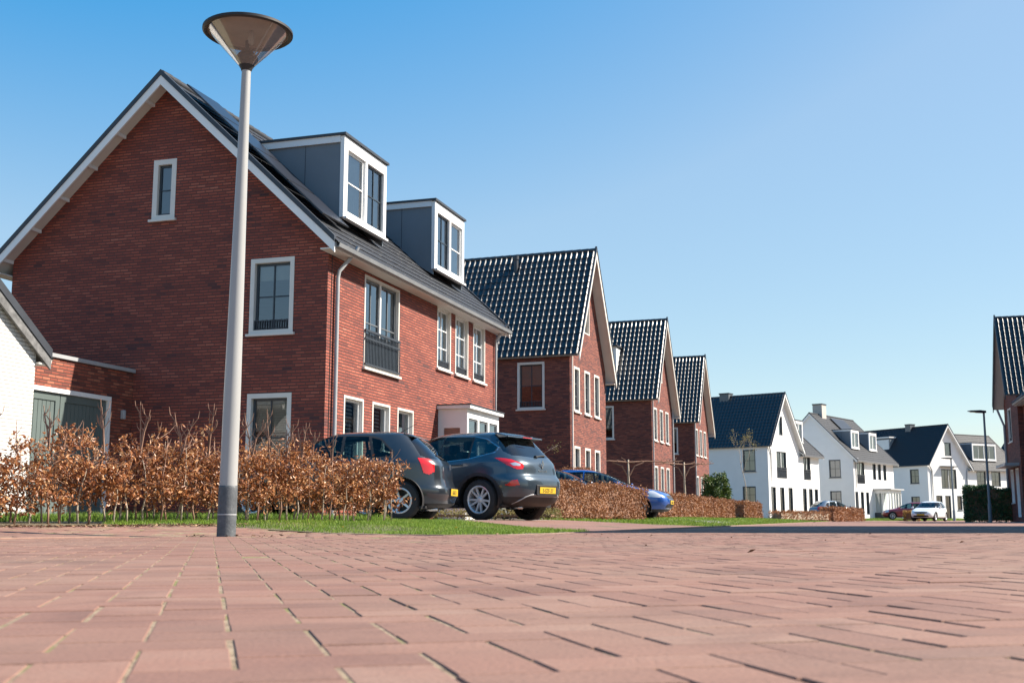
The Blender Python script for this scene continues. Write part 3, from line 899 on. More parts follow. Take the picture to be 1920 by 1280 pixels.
# ---- house 1: the big brick house beside the lamp
k1_ = (10.02-6.15)/4.1
drp = dict(cas='greyframe', mun=(1,2), lin='cream')
op = {
 '-y': [(-4.46,-3.86,6.85,8.25,dict(mun=(0,1), lw=.12, depth=.14)),
        (-1.86,-.80,4.10,5.76,dict(mun=(1,1), lw=.10, rail='orn', cur='blind:.25', depth=.16)),
        (-1.84,-.78,.95,2.80,dict(mun=(1,1), lw=.10, cur='blind:.42', depth=.16))],
 '+x': [(1.86,3.90,3.56,5.70,dict(sashes=2, mun=(1,1), cas='greyframe', post='white', rail='panel', cur='drape')),
        (6.48,7.52,4.12,5.80,dict(cas='white', mun=(1,2), rail='low', cur='full')),
        (7.88,8.95,4.12,5.80,dict(cas='white', mun=(1,2), rail='low', cur='full')),
        (9.38,10.45,4.12,5.80,dict(cas='white', mun=(1,2), rail='low', cur='drape')),
        (.90,1.92,.95,2.82,dict(cas='white', mun=(0,0), cur='shutter')),
        (2.40,3.42,.95,2.82,dict(cas='white', mun=(0,0), cur='shutter')),
        (3.87,4.89,.95,2.82,dict(cas='white', mun=(0,0), cur='full'))]}
H1, mp = house('brick_house', 'large red brick house with two white-fronted dormers behind the lamp post', (-3.934, 24), 17.36,
   -8.2, 0, 0, 11.55, 'y', -4.1, 10.02, (6.15, 6.15), 'brick', FLAT, op, brackets=True, trim='white', guttercol='zinc', rk=(.42,.30))
z_at = lambda x: 6.15 - x*k1_
for (ya, yb, w1, w2) in ((1.44, 3.86, dict(mun=(0,1), cas='white', cur='full'), dict(mun=(1,1), cas='darkframe', cur='drape')), (7.22, 9.62, dict(mun=(1,1), cas='darkframe', cur='drape'), dict(mun=(0,1), cas='white', cur='full'))):
    ym = (ya+yb)/2
    dormer(H1, '+x', -.38, ya, yb, 6.98, 8.93, k1_, [(ya+.14, ym-.02, w1), (ym+.02, yb-.14, w2)], xb=-(8.93-6.15)/k1_-.4)
# downpipes
downpipe(H1, [(.40,.62,6.02),(.36,.60,5.92),(.09,.36,5.45),(.07,.34,5.3),(.07,.34,.1)], .045)
downpipe(H1, [(.40,11.35,6.02),(.30,11.33,5.90),(.08,11.30,5.55),(.07,11.30,5.4),(.07,11.30,.1)], .045)
MB().box(.003,.012,.17,.19,.15,6.1).build('expansion_joint', M['black'], H1)
downpipe(H1, [(-8.62,.5,6.02),(-8.6,.48,5.9),(-8.3,.3,5.5),(-8.28,.3,2.0)], .045, 'lead')
# solar panels on the street slope
n_ = Vector((k1_, 0, 1)).normalized(); dn = Vector((1, 0, -k1_)).normalized()
for i in range(4):
    for j, yy in enumerate((-.05,)):
        a = .35+i*1.22
        o0 = Vector((-4.1, yy, 10.02)) + dn*a + n_*.25
        Pm = lambda u, v, t_: tuple(o0 + dn*u + Vector((0,1,0))*v + n_*t_)
        sp = MB().box(0, 1.18, 0, 1.30, 0, .035, Pm).build('solar_panel', M['lead'], H1)
        MB().add([Pm(.02,.02,.039),Pm(1.16,.02,.039),Pm(1.16,1.28,.039),Pm(.02,1.28,.039)],[(0,1,2,3)]).build('panel_glass', M['solar'], sp)
# bay window
bx0, bx1, by0, by1, bz = .004, .82, 6.62, 9.30, 3.02
bay = MB().box(bx0,bx1-.05,by0+.05,by1-.05,.1,.75).build('bay_window', M['white'], H1)
q = MB()
Px = lambda a,w,z: (bx1+w,a,z); Py = lambda a,w,z: (a,by0-w,z)
for i in range(4):
    y = by0+(by1-by0-.12)*i/3; q.box(bx1-.12, bx1, y, y+.12, .75, bz-.24)
q.box(bx0, bx1, by0, by1, bz-.24, bz)
q.box(bx0, bx1, by0, by1, .62, .75)
q.box(bx0, .16, by0, by0+.06, .75, bz-.24).box(.62, bx1-.12, by0, by0+.06, .75, bz-.24)
q.box(bx0, bx1-.12, by1-.06, by1, .75, bz-.24)
q.box(.16, .62, by0, by0+.06, bz-.5, bz-.24)
q.build('bay_frame', M['white'], bay)
MB().box(bx0, bx1+.12, by0-.10, by1+.10, bz+.003, bz+.09).build('bay_roof', M['white'], bay)
MB().box(bx0, bx1+.14, by0-.12, by1+.12, bz+.093, bz+.12).build('roof_edge', M['lead'], bay)
g_ = MB(); cs = MB(); cu = MB()
for i in range(3):
    a = by0+(by1-by0-.12)*i/3+.12; b = by0+(by1-by0-.12)*(i+1)/3
    g_.add([Px(a,-.05,.75),Px(b,-.05,.75),Px(b,-.05,bz-.24),Px(a,-.05,bz-.24)],[(0,1,2,3)])
    for (u0,u1,v0,v1) in ((a,a+.05,.75,bz-.24),(b-.05,b,.75,bz-.24),(a+.05,b-.05,bz-.29,bz-.24),(a+.05,b-.05,.75,.8)):
        cs.box(bx1-.07,bx1-.03,u0,u1,v0,v1)
    k = .8
    while k < bz-.3:
        cu.add([(bx1-.15,a,k+.05),(bx1-.15,b,k+.05),(bx1-.11,b,k),(bx1-.11,a,k)],[(0,1,2,3)]); k += .06
g_.add([Py(.16,-.03,.75),Py(.62,-.03,.75),Py(.62,-.03,bz-.5),Py(.16,-.03,bz-.5)],[(0,1,2,3)])
k = .8
while k < bz-.55:
    cu.add([(.05,by0+.12,k+.05),(.70,by0+.12,k+.05),(.70,by0+.09,k),(.05,by0+.09,k)],[(0,1,2,3)]); k += .045
g_.build('pane', M['glass'], bay, fix=False); cs.build('casement', M['greyframe'], bay); cu.build('blind', M['blind'], bay)
# garage wing on the left
gx = -4.72
W = MB()
loops = [[Vector((-7.5,0,0)),Vector((0,0,0)),Vector((0,3.36,0)),Vector((-7.5,3.36,0))],[Vector((-3.9,0.02,0)),Vector((-3.9,2.75,0)),Vector((-.77,2.75,0)),Vector((-.77,.02,0))]]
tr = tessellate_polygon(loops)
W.add([(gx, v.x-.005, v.y) for l in loops for v in l], tr)
W.add([(gx,-7.5,0),(gx,-7.5,3.36),(-8.2,-7.5,3.36),(-8.2,-7.5,0)],[(0,1,2,3)]).add([(-8.2,-.005,0),(-8.2,-.005,3.36),(-8.2,-7.5,3.36),(-8.2,-7.5,0)],[(0,1,2,3)])
W.add([(gx,-.005,3.3),(-8.2,-.005,3.3),(-8.2,-7.5,3.3),(gx,-7.5,3.3)],[(0,1,2,3)])
gar = W.build('garage', M['brickpale'], H1, fix=False)
MB().box(gx-.25, gx+.05, -7.5, -.006, 3.363, 3.44).build('coping', M['zinc'], gar)
Pg = lambda a,w,z: (gx+w, a, z)
fr_ = MB().box(-.86,-.77,-.12,.02,.05,2.75,Pg).box(-3.9,-3.81,-.12,.02,.05,2.75,Pg).box(-3.81,-.86,-.12,.018,2.66,2.75,Pg)
fr_.build('door_frame', M['white'], gar)
for a0, a1 in ((-3.80,-2.345),(-2.335,-.87)):
    q = MB().box(a0,a1,-.09,-.06,.06,2.65,Pg)
    q.box(a0+.005,a0+.13,-.06,-.035,.06,2.65,Pg).box(a1-.13,a1-.005,-.06,-.035,.06,2.65,Pg).box(a0+.13,a1-.13,-.06,-.036,2.5,2.65,Pg)
    k = a0+.24
    while k < a1-.14:
        q.box(k,k+.10,-.06,-.052,.1,2.48,Pg); k += .12
    q.build('garage_door', M['garagedoor'], gar)
MB().box(-.42,-.34,.0,.10,2.30,2.50,Pg).build('wall_lamp', M['zinc'], gar, bevel=.02)

# ---- white-painted house at the left edge
WL, mw = house('white_brick_house', 'low white-painted brick house with grey tiled roof at the left edge behind the hedge', (-3.934, 24), 17.36,
   -11.5, -3.5, -11.2, -4.62, 'x', -7.9, 5.55, (3.18, 3.18), 'whitebrick', ('concretetile', .30, .36, .02, True), {}, rk=(.1,.10), oe=(.28,.28), trim='concretetile', guttercol='cream', soffit='cream', flashing=.2)

# ---- houses 2-4: brick, steep glazed pantile roofs, gable to the street
def gable_house(label, o, head, side_wins, depth=9.6, wall='brick2', tile=PAN, front=None, W=5.1, zr=10.85, rp=2.45, name='brick_house', group='brick gable houses in a row along the street', **kw):
    ff = dict(cas='greyframe', lin='cream', mun=(1,2), rail='low', cur='full', lw=.09)
    gg = dict(cas='greyframe', lin='cream', mun=(1,2), cur='full', lw=.09)
    fr = front or [(.50,1.28,4.25,6.0,ff),(1.95,2.73,4.25,6.0,ff),(3.35,4.13,4.25,6.0,ff),
          (.50,1.28,.7,2.92,gg),(1.95,2.73,.7,2.92,gg),(3.35,4.13,.7,2.92,gg),
          (2.0,2.75,7.5,8.95,dict(cas='blind', lin='cream', mun=(0,0), cur='full', sill=False))]
    h, mp = house(name, label, o, head, -depth, 0, 0, W, 'x', rp, zr, (6.5, 6.3), wall, tile, {'+x': fr, '-y': side_wins},
                  rk=(.1,.42), oe=(.10,.28), group=group, flashing=.14, **kw)
    return h, mp
sw = dict(cas='darkframe', lin='cream', mun=(1,1), rail='orn', lw=.09, cur='blind:.5')
H2, _ = gable_house('brick gable house with steep pantile roof and vent pipe, next to the dormered house', (2.21,43.5), 20, [(-2.13,-1.02,4.33,6.15,sw)])
vent_pipe(H2, (-2.9, 2.0, 10.3), .55, .10)
downpipe(H2, [(.06,.12,6.35),(.06,.12,.1)], .035, 'cream')
H3, _ = gable_house('middle steep-roofed brick gable house, with a white dormer in its tiled slope', (7.31,60), 20, [(-3.1,-2.03,4.33,6.08,dict(cas='darkframe', lin='cream', mun=(0,0), lw=.09, cur='blind:.7')),(-6,-5,4.33,6.08)])
# its dormer faces the near side
q = MB().prism([(.55, 7.35),(.55,9.35),(1.75,9.35)], -3.6, -2.0, lambda p,z,t_: (t_, p, z))
d3 = q.build('dormer', M['white'], H3)
MB().add([(-3.45,.54,7.5),(-2.15,.54,7.5),(-2.15,.54,9.2),(-3.45,.54,9.2)],[(0,1,2,3)]).build('pane', M['glass'], d3, fix=False)
MB().box(-3.7,-1.9,.35,1.9,9.353,9.42).build('dormer_roof', M['lead'], d3)
MB().box(-3.6,-2.0,.2,.56,7.25,7.38).build('sill', M['lead'], d3)
downpipe(H3, [(.06,.10,6.35),(.06,.10,.1)], .035, 'zinc'); downpipe(H3, [(.06,5.0,6.1),(.06,5.0,.1)], .05, 'zinc')
H4, _ = gable_house('farthest of the three steep-roofed brick gable houses, next to the white houses', (11.80,74.4), 20, [(-2.0,-1.05,4.33,6.05,dict(cas='darkframe', lin='cream', mun=(0,0), lw=.09, cur='blind:.6'))])
downpipe(H4, [(.06,.10,6.35),(.06,.10,.1)], .05, 'zinc')

# ---- white houses
PANF = ('pantile', .30, .36, .065, False)
dk = dict(cas='darkframe', lin='greyframe', mun=(1,2), lw=.05, cur='drape', sill=False)
sdk = dict(cas='darkframe', lin='greyframe', mun=(1,1), lw=.06, cur=None)
fr5 = [(.45,1.35,.6,2.85,dk),(2.2,3.1,.6,2.85,dk),(3.95,4.85,.6,2.85,dk),
       (1.72,3.72,3.62,5.9,dict(cas='darkframe', lin='greyframe', sashes=2, post='white', mun=(1,1), rail='panel', lw=.05, cur='drape', sill=False)),
       (2.35,3.15,7.3,8.95,dict(cas='greyframe', lin='greyframe', mun=(0,0), lw=.04, cur='full', sill=False))]
H5, m5 = house('white_house', 'white rendered house with black pantile roof and steep gable, nearest of the white houses', (21.57,97), 37,
    -11, 0, 0, 6.6, 'x', 3.05, 10.85, (6.35, 6.3), 'render', PANF, {'+x': fr5, '-y': [(-2.3,-1.15,4.15,6.0,sdk),(-2.4,-1.2,1.5,2.9,sdk)]}, rk=(.1,.42), oe=(.10,.30), trim='white', soffit='white', group='white rendered houses at the far bend', flashing=.14)
downpipe(H5, [(.10,.10,6.3),(.08,.45,5.7),(.08,.45,.1)], .06, 'zinc')
chimney(H5, -5.7, -4.8, 2.7, 3.5, 10.0, 11.2, 'greyframe')
# lower wing with its own dormer
op5 = [(7.5,9.0,3.62,5.85,dict(cas='darkframe', lin='greyframe', sashes=2, post='white', mun=(1,1), rail='panel', lw=.05, cur='drape', sill=False)),
       (7.1,7.95,.6,2.85,dk),(8.45,9.3,.6,2.85,dk),(9.75,10.55,.6,2.85,dk)]
house(None, None, None, 0, -8, -.02, 6.62, 11.0, 'y', -4.1, 9.9, (6.05, 6.05), 'render', FLAT, {'+x': op5}, root=H5, rk=(.0,.25), oe=(.3,.4), trim='white', soffit='white', skip_rake=(0,), blind_sides=('-y',), guttercol='zinc')
dormer(H5, '+x', -.5, 7.0, 8.75, 6.95, 8.95, .95, [(7.14,8.61,dict(sashes=2, mun=(0,0), cas='white', cur='drape'))], xb=-3.4)

k6 = (10.6-6.2)/4.3
fr6 = [(.85,2.85,3.62,5.82,dict(cas='darkframe', lin='greyframe', sashes=2, post='white', mun=(1,1), rail='panel', lw=.05, cur='drape', sill=False)),
       (5.15,6.05,4.1,5.85,dk),(6.6,7.5,4.1,5.85,dk),(8.15,9.05,4.1,5.85,dk),(.15,.95,.6,2.82,dk),(1.55,2.4,.6,2.82,dk),(3.0,3.8,.6,2.82,dk)]
H6, m6 = house('white_house', 'white rendered house with chimney, solar panel and two small dormers over its street front', (33.49,113), 37.5,
    -8.6, 0, 0, 11.2, 'y', -4.3, 10.6, (6.2, 6.2), 'render', FLAT, {'+x': fr6, '-y': [(-2.5,-1.3,4.2,5.97,sdk),(-2.5,-1.35,1.3,2.9,sdk)]}, rk=(.15,.35), oe=(.35,.45), trim='white', soffit='white', group='white rendered houses at the far bend', flashing=.14)
for ya, yb in ((1.3,3.35),(6.2,8.3)):
    dormer(H6, '+x', -.6, ya, yb, 7.1, 9.0, k6, [(ya+.14, yb-.14, dict(sashes=2, mun=(0,0), cas='white', cur='full'))], xb=-3.2)
chimney(H6, -4.9, -3.9, 2.2, 3.3, 9.8, 11.75, 'stone')
n6 = Vector((k6,0,1)).normalized(); d6 = Vector((1,0,-k6)).normalized(); o6 = Vector((-4.3,4.2,10.6))+d6*.35+n6*.2
P6 = lambda u,v,t_: tuple(o6+d6*u+Vector((0,1,0))*v+n6*t_)
sp = MB().box(0,2.2,0,3.6,0,.05,P6).build('solar_panel', M['lead'], H6)
MB().add([P6(.05,.05,.055),P6(2.15,.05,.055),P6(2.15,3.55,.055),P6(.05,3.55,.055)],[(0,1,2,3)]).build('panel_glass', M['solar'], sp)
downpipe(H6, [(.40,.2,6.05),(.08,.4,5.6),(.08,.4,.1)], .06, 'zinc')
b6 = MB().box(.004,1.6,5.2,8.6,.1,.8).build('bay_window', M['lead'], H6)
q = MB().box(.004,1.6,5.2,8.6,2.75,3.05)
for i in range(5):
    y = 5.2+3.28*i/4; q.box(1.48,1.6,y,y+.12,.8,2.75)
q.box(.004,.12,5.2,5.3,.8,2.75).box(.75,.85,5.2,5.3,.8,2.75)
q.build('bay_frame', M['white'], b6)
MB().add([(1.54,5.2,.8),(1.54,8.6,.8),(1.54,8.6,2.75),(1.54,5.2,2.75)],[(0,1,2,3)]).add([(.0,5.25,.8),(1.54,5.25,.8),(1.54,5.25,2.75),(.0,5.25,2.75)],[(0,1,2,3)]).build('pane', M['glass'], b6, fix=False)
MB().box(.004,1.85,4.95,8.85,3.053,3.2).build('bay_roof', M['zinc'], b6)

fr7 = [(1.95,4.45,3.65,5.9,dict(cas='darkframe', lin='greyframe', sashes=2, post='white', mun=(1,1), rail=None, lw=.05, cur='drape', sill=False)),
       (2.75,3.8,7.45,9.0,dict(cas='greyframe', lin='greyframe', mun=(0,0), lw=.04, cur='full', sill=False)),
       (.9,1.9,1.8,2.85,sdk),(2.4,3.3,.2,2.85,sdk),(4.4,5.2,1.2,2.85,sdk)]
H7, m7 = house('white_house', 'white rendered gable house with plain dark slate roof behind the white car', (48.15,133), 61,
    -13.5, 0, -.3, 6.5, 'x', 3.0, 10.95, (6.4, 6.4), 'render', FLAT, {'+x': fr7, '-y': [(-2.6,-1.3,4.25,5.9,sdk),(-2.6,-1.35,1.5,2.75,sdk)]}, rk=(.1,.45), oe=(.10,.45), trim='white', soffit='white', group='white rendered houses at the far bend', flashing=.14)
chimney(H7, -5.6,-4.8,2.6,3.4,10.2,11.4,'greyframe')
downpipe(H7, [(.12,-.1,6.3),(.08,.35,5.7),(.08,.35,.1)], .07, 'zinc'); downpipe(H7, [(.10,6.4,6.1),(.08,6.2,5.6),(.08,6.2,.1)], .07, 'zinc')
MB().box(.02,.5,1.7,4.2,6.15,6.25).build('awning_box', M['lead'], H7)
q = MB().box(-9.2,-6.8,1.2,2.6,7.4,9.9); d7 = q.build('dormer', M['grey_panel'], H7)
MB().box(-9.3,-6.7,1.0,2.7,9.903,10.05).build('dormer_roof', M['white'], d7)
MB().box(-9.1,-6.9,1.10,1.19,7.7,9.7).build('dormer_front', M['white'], d7)
# wing of house 7 to the right
op7 = [(8.0,9.6,4.0,5.8,dict(cas='greyframe', lin='greyframe', mun=(1,2), lw=.06, cur='full', sill=False)),(10.6,12.2,4.0,5.8,dict(cas='greyframe', lin='greyframe', mun=(1,2), lw=.06, cur='full', sill=False)),(8.2,9.4,.8,2.8,sdk)]
house(None, None, None, 0, -8.5, -.02, 6.52, 15.5, 'y', -4.2, 10.3, (6.2, 6.2), 'render', FLAT, {'+x': op7}, root=H7, rk=(.0,.3), oe=(.3,.4), trim='white', soffit='white', skip_rake=(0,), blind_sides=('-y',), guttercol='zinc')
dormer(H7, '+x', -.6, 8.2, 12.4, 7.1, 9.2, .97, [(8.34,12.26,dict(sashes=2, mun=(1,0), cas='white', cur='drape', post='white'))], xb=-3.4)
# far house closing the view
H8, _ = house('white_house', 'distant white house with dark roof, half hidden behind the tall street lamp and hedge', (70.5,152), 75,
    -12, 0, 0, 9, 'x', 4.5, 12.3, (6.6, 6.6), 'render', FLAT, {'+x': [(3.0,4.4,3.9,5.8,sdk),(5.8,7.2,3.9,5.8,sdk)], '-y': [(-3,-1.6,3.9,5.8,sdk)]}, rk=(.1,.45), oe=(.3,.45), trim='white', soffit='white', flashing=.14)

# ---- brick house on the right-hand side of the street
opR = [(1.75,3.0,4.2,6.0,dict(cas='darkframe', lin='cream', mun=(0,1), rail='low', lw=.08, cur='drape')),(.3,1.3,.25,2.75,dict(cas='white', lin='white', mun=(0,0), sill=False, cur='full')),(2.2,3.2,1.0,2.75,dict(cas='white', lin='white', mun=(0,0), cur='full'))]
HR_, mR = house('brick_house', 'brick house with streaked black pantile roof cut off by the right edge of the photo', (25.97,59), 16,
    0, 10, -.7, 4.3, 'x', 1.45, 10.65, (6.55, 6.3), 'brick2', PAN, {'-x': opR}, rk=(.55,.1), oe=(.08,.1), flashing=.14, trim='lead', soffit='cream')
downpipe(HR_, [(-.35,4.25,6.1),(-.07,4.1,5.2),(-.07,4.1,.1)], .06, 'zinc')
MB().box(-.7,-.005,-.2,3.5,2.85,3.0).build('canopy', M['zinc'], HR_)
house(None, None, None, 0, .25, 8.5, -12, -.72, 'y', 4.3, 10.0, (6.25, 6.25), 'brick2', PAN, {'-x': [(-2.6,-1.5,3.7,5.9,dict(cas='darkframe', lin='white', mun=(1,1), lw=.08, cur='drape')),(-2.6,-1.5,.4,2.8,dict(cas='darkframe', lin='white', mun=(1,1), lw=.08, cur='drape'))]}, root=HR_, rk=(.3,.0), oe=(.40,.35), trim='lead', soffit='cream', skip_rake=(1,), blind_sides=('+y',), guttercol='zinc')
# neighbours further up the right-hand side (outside the frame, their shadows cross the road)
x_, y_ = S(6.3, 17.5)
HN, _ = house('brick_house', 'brick neighbour house on the right whose shadow lies across the road', (x_, y_), 17.36,
    0, 8.5, 0, 12.5, 'y', 2.9, 12.2, (7.2, 6.2), 'brick2', FLAT, {}, rk=(.4,.4), oe=(.35,.35), trim='white')

# ------------------------------------------------------------------ cars
def mat_paint(name, col, rough=.3, metal=.5, coat=1):
    t = NT(name)
    nz = t.noise(900, 1, t.obj()).outputs[0]
    dirt = t.noise(2.5, 4, t.obj()).outputs[0]
    c = t.mix(t.math('MULTIPLY', t.ramp(dirt, [(.4,(0,0,0)),(.8,(1,1,1))]), .10), (*col, 1), (.22,.20,.17,1))
    return t.pbr(c, rough, None, Metallic=metal, Coat_Weight=coat, Coat_Roughness=.04)
PAINT = dict(darkgrey=mat_paint('dark_grey_paint', (.026,.036,.048)), bluegrey=mat_paint('blue_grey_paint', (.045,.070,.095)),
    blue=mat_paint('bright_blue_paint', (.008,.085,.36), .3, .3), silver=mat_paint('silver_blue_paint', (.16,.20,.25)), white=mat_paint('white_car_paint', (.72,.75,.76), .35, 0), red=mat_paint('dark_red_paint', (.20,.012,.025), .35, .1))
M['tyre'] = plain('tyre_rubber', (.022,.022,.023), .85, .2, 10)
M['alloy'] = plain('alloy_rim', (.62,.63,.65), .32, .08, 5, Metallic=.35)
M['plate'] = plain('yellow_plate', (.60,.39,.025), .45, .03)
M['seatcloth'] = plain('dark_seat_cloth', (.035,.035,.04), .9, .1)
M['chrome'] = plain('chrome_trim', (.55,.56,.58), .2, .05, 5, Metallic=.9)
t = NT('red_lamp_glass'); M['redlamp'] = t.pbr((.62,.012,.014,1), .18, None, Coat_Weight=1, Coat_Roughness=.02)
t = NT('clear_lamp_glass'); M['clearlamp'] = t.pbr((.55,.58,.62,1), .15, None, Metallic=.4, Coat_Weight=1, Coat_Roughness=.02)

def poly_sdf(px, py, poly):
    """signed distance (negative inside)"""
    poly = np.array(poly, float); n = len(poly)
    best = np.full(px.shape, 1e9); ins = np.zeros(px.shape, bool)
    for i in range(n):
        ax, ay = poly[i-1]; bx, by = poly[i]
        dx, dy = bx-ax, by-ay
        tt = np.clip(((px-ax)*dx+(py-ay)*dy)/(dx*dx+dy*dy+1e-12), 0, 1)
        best = np.minimum(best, np.hypot(px-ax-tt*dx, py-ay-tt*dy))
        c = ((ay > py) != (by > py)) & (px < (bx-ax)*(py-ay)/(by-ay+1e-12)+ax)
        ins ^= c
    return np.where(ins, -best, best)

def crom(P, n):
    """smooth curve through control rows P (k,4) sampled at ~equal spacing"""
    P = np.array(P, float); k = len(P)
    out = []
    for i in range(k-1):
        p0 = P[max(i-1,0)]; p1 = P[i]; p2 = P[i+1]; p3 = P[min(i+2,k-1)]
        for t_ in np.linspace(0, 1, 24, endpoint=False):
            m1 = (p2-p0)*.5*.8; m2 = (p3-p1)*.5*.8
            h = t_*t_*(3-2*t_)
            out.append((2*t_**3-3*t_**2+1)*p1+(t_**3-2*t_**2+t_)*m1+(-2*t_**3+3*t_**2)*p2+(t_**3-t_**2)*m2)
    out.append(P[-1]); out = np.array(out)
    dd = np.diff(out, axis=0); L = np.sqrt(dd[:,0]**2+(dd[:,1]/1.5)**2+(dd[:,2]/1.5)**2+dd[:,3]**2)
    s_ = np.concatenate([[0], np.cumsum(L)]); q = np.linspace(0, s_[-1], n)
    return np.column_stack([np.interp(q, s_, out[:,j]) for j in range(4)])

def make_car(name, label, loc, rz, rows, paint, wheels, R_w, Ra, regions, nz=150, nphi=420, plate=None, spokes=10, interior=True, group=None, nexp=(4.6, 4.6), wheel_w=.22, cat='car', fine=True, cladding=None, belt=.85):
    """rows: (z, x_rear, x_front, half_width) from the sill to the roof centre; x forward, y left."""
    root = thing(name, label, cat, loc, rz, group)
    C_ = crom(rows, nz)
    th_ = np.linspace(0, 2*PI, 4001)
    # superellipse samples with even spacing for a typical plan
    n1 = nexp[0]
    sx = np.sign(np.cos(th_))*np.abs(np.cos(th_))**(2/n1); sy = np.sign(np.sin(th_))*np.abs(np.sin(th_))**(2/n1)
    arc = np.concatenate([[0], np.cumsum(np.hypot(np.diff(sx)*2.0, np.diff(sy)*.9))])
    q = np.linspace(0, arc[-1], nphi, endpoint=False)
    ux = np.interp(q, arc, sx); uy = np.interp(q, arc, sy)
    z = C_[:,0][:,None]*np.ones((1, nphi)); xr = C_[:,1][:,None]; xf = C_[:,2][:,None]; hw = C_[:,3][:,None]
    X = (xr+xf)/2 + (xf-xr)/2*ux[None]; Y = hw*uy[None]
    # crown the tail: plan curvature of the rear and nose
    V = np.stack([X, Y, z], -1)
    nrm = None
    label_ = np.zeros((nz-1, nphi), int)
    moved = np.zeros((nz, nphi), bool)
    def fields(V):
        return V[...,0], V[...,1], V[...,2]
    lst = []
    for (rname, mode, shape, mat, opt) in regions:
        def sdf(V, mode=mode, shape=shape, opt=opt):
            x, y, zz = fields(V)
            if mode == 'side':
                d = poly_sdf(x, zz, shape) if isinstance(shape, list) else np.hypot(x-shape[0], zz-shape[1])-shape[2]
                return np.where(np.abs(y) > opt.get('ymin', .3), d, .5)
            if mode == 'rear':
                return np.where(x < opt.get('x', -.8), poly_sdf(np.abs(y), zz, shape), .5)
            if mode == 'front':
                return np.where(x > opt.get('x', .3), poly_sdf(np.abs(y), zz, shape), .5)
            if mode == 'diag':     # wraps round a rear corner
                return np.where((x < -.6) & (np.abs(y) > .1), poly_sdf(-x-np.abs(y), zz, shape), .5)
            if mode == 'fdiag':
                return np.where((x > .6) & (np.abs(y) > .1), poly_sdf(x-np.abs(y), zz, shape), .5)
            if mode == 'below':
                return zz - shape
        d = sdf(V)
        # snap the nearer vertex of each crossing edge onto the boundary
        for ax in (0, 1):
            d2 = np.roll(d, -1, ax); V2 = np.roll(V, -1, ax)
            cross = (d*d2 < 0)
            if ax == 0: cross[-1] = False
            t_ = d/(d-d2+1e-12)
            m0 = cross & (t_ < .5) & ~moved
            near = V + (V2-V)*t_[...,None]
            V0 = V.copy()
            V[m0] = near[m0]; moved[m0] = True; d[m0] = 0
            m1 = cross & (t_ >= .5) & ~m0
            m1r = np.roll(m1, 1, ax)
            if ax == 0: m1r[0] = False
            tgt = np.roll(near, 1, ax)
            m1r &= ~moved
            V[m1r] = tgt[m1r]; moved[m1r] = True; d[m1r] = 0
        lst.append((rname, mat, opt, sdf))
    # classify faces by their centre
    Vn = np.roll(V, -1, 1)
    cen = (V[:-1]+V[1:]+Vn[:-1]+Vn[1:])/4
    fid = np.full((nz-1, nphi), -1)
    for i, (rname, mat, opt, sdf) in enumerate(lst):
        d = sdf(cen)
        m_ = (d < 0) & (fid == -1)
        fid[m_] = i
    idx = np.arange(nz*nphi).reshape(nz, nphi); idn = np.roll(idx, -1, 1)
    quads = np.stack([idx[:-1], idn[:-1], idn[1:], idx[1:]], -1)
    Vf = V.reshape(-1, 3)
    def piece(mask, nm, mat, parent, off=0.0):
        fq = quads[mask]
        if not len(fq): return None
        u, inv = np.unique(fq.ravel(), return_inverse=True)
        vv = Vf[u].copy()
        if off:
            c = vv - np.array([0, 0, .6]); vv -= off*c/np.linalg.norm(c, axis=1)[:,None]*1.0
        return fast_mesh(nm, vv, inv.reshape(-1, 4), mat, parent, smooth=True)
    body = piece(fid == -1, 'body', paint, root)
    # roof cap
    top = V[-1]; 
    m = MB(); m.add([tuple(p) for p in top], [tuple(range(nphi))]); m.build('roof_panel', paint, root, smooth=True)
    for i, (rname, mat, opt, sdf) in enumerate(lst):
        if rname is None: continue
        mk = fid == i
        if opt.get('one'):
            piece(mk, rname, mat, root, opt.get('off', 0))
        else:
            left = mk & (cen[...,1] > 0); right = mk & (cen[...,1] <= 0)
            if opt.get('where'):
                wf = opt['where']; left &= wf(cen); right &= wf(cen)
            piece(left, rname, mat, root, opt.get('off', 0)); piece(right, rname, mat, root, opt.get('off', 0))
    xm, xM = C_[0,1], C_[0,2]; W = max(C_[:,3])
    z0 = C_[0,0]
    MB().box(xm+.12, xM-.12, -.50, .50, z0-.02, z0+.02).box(xm+.25, wheels[0]-Ra-.04, -W+.12, W-.12, z0-.01, z0+.03).box(wheels[0]+Ra+.04, wheels[1]-Ra-.04, -W+.06, W-.06, z0-.01, z0+.03).build('underbody', M['black'], root)
    MB().tube([(xm+.35,.35,z0-.03),(xm+.02,.35,z0-.02)], .03, 10).build('exhaust_pipe', M['chrome'], root, smooth=True)
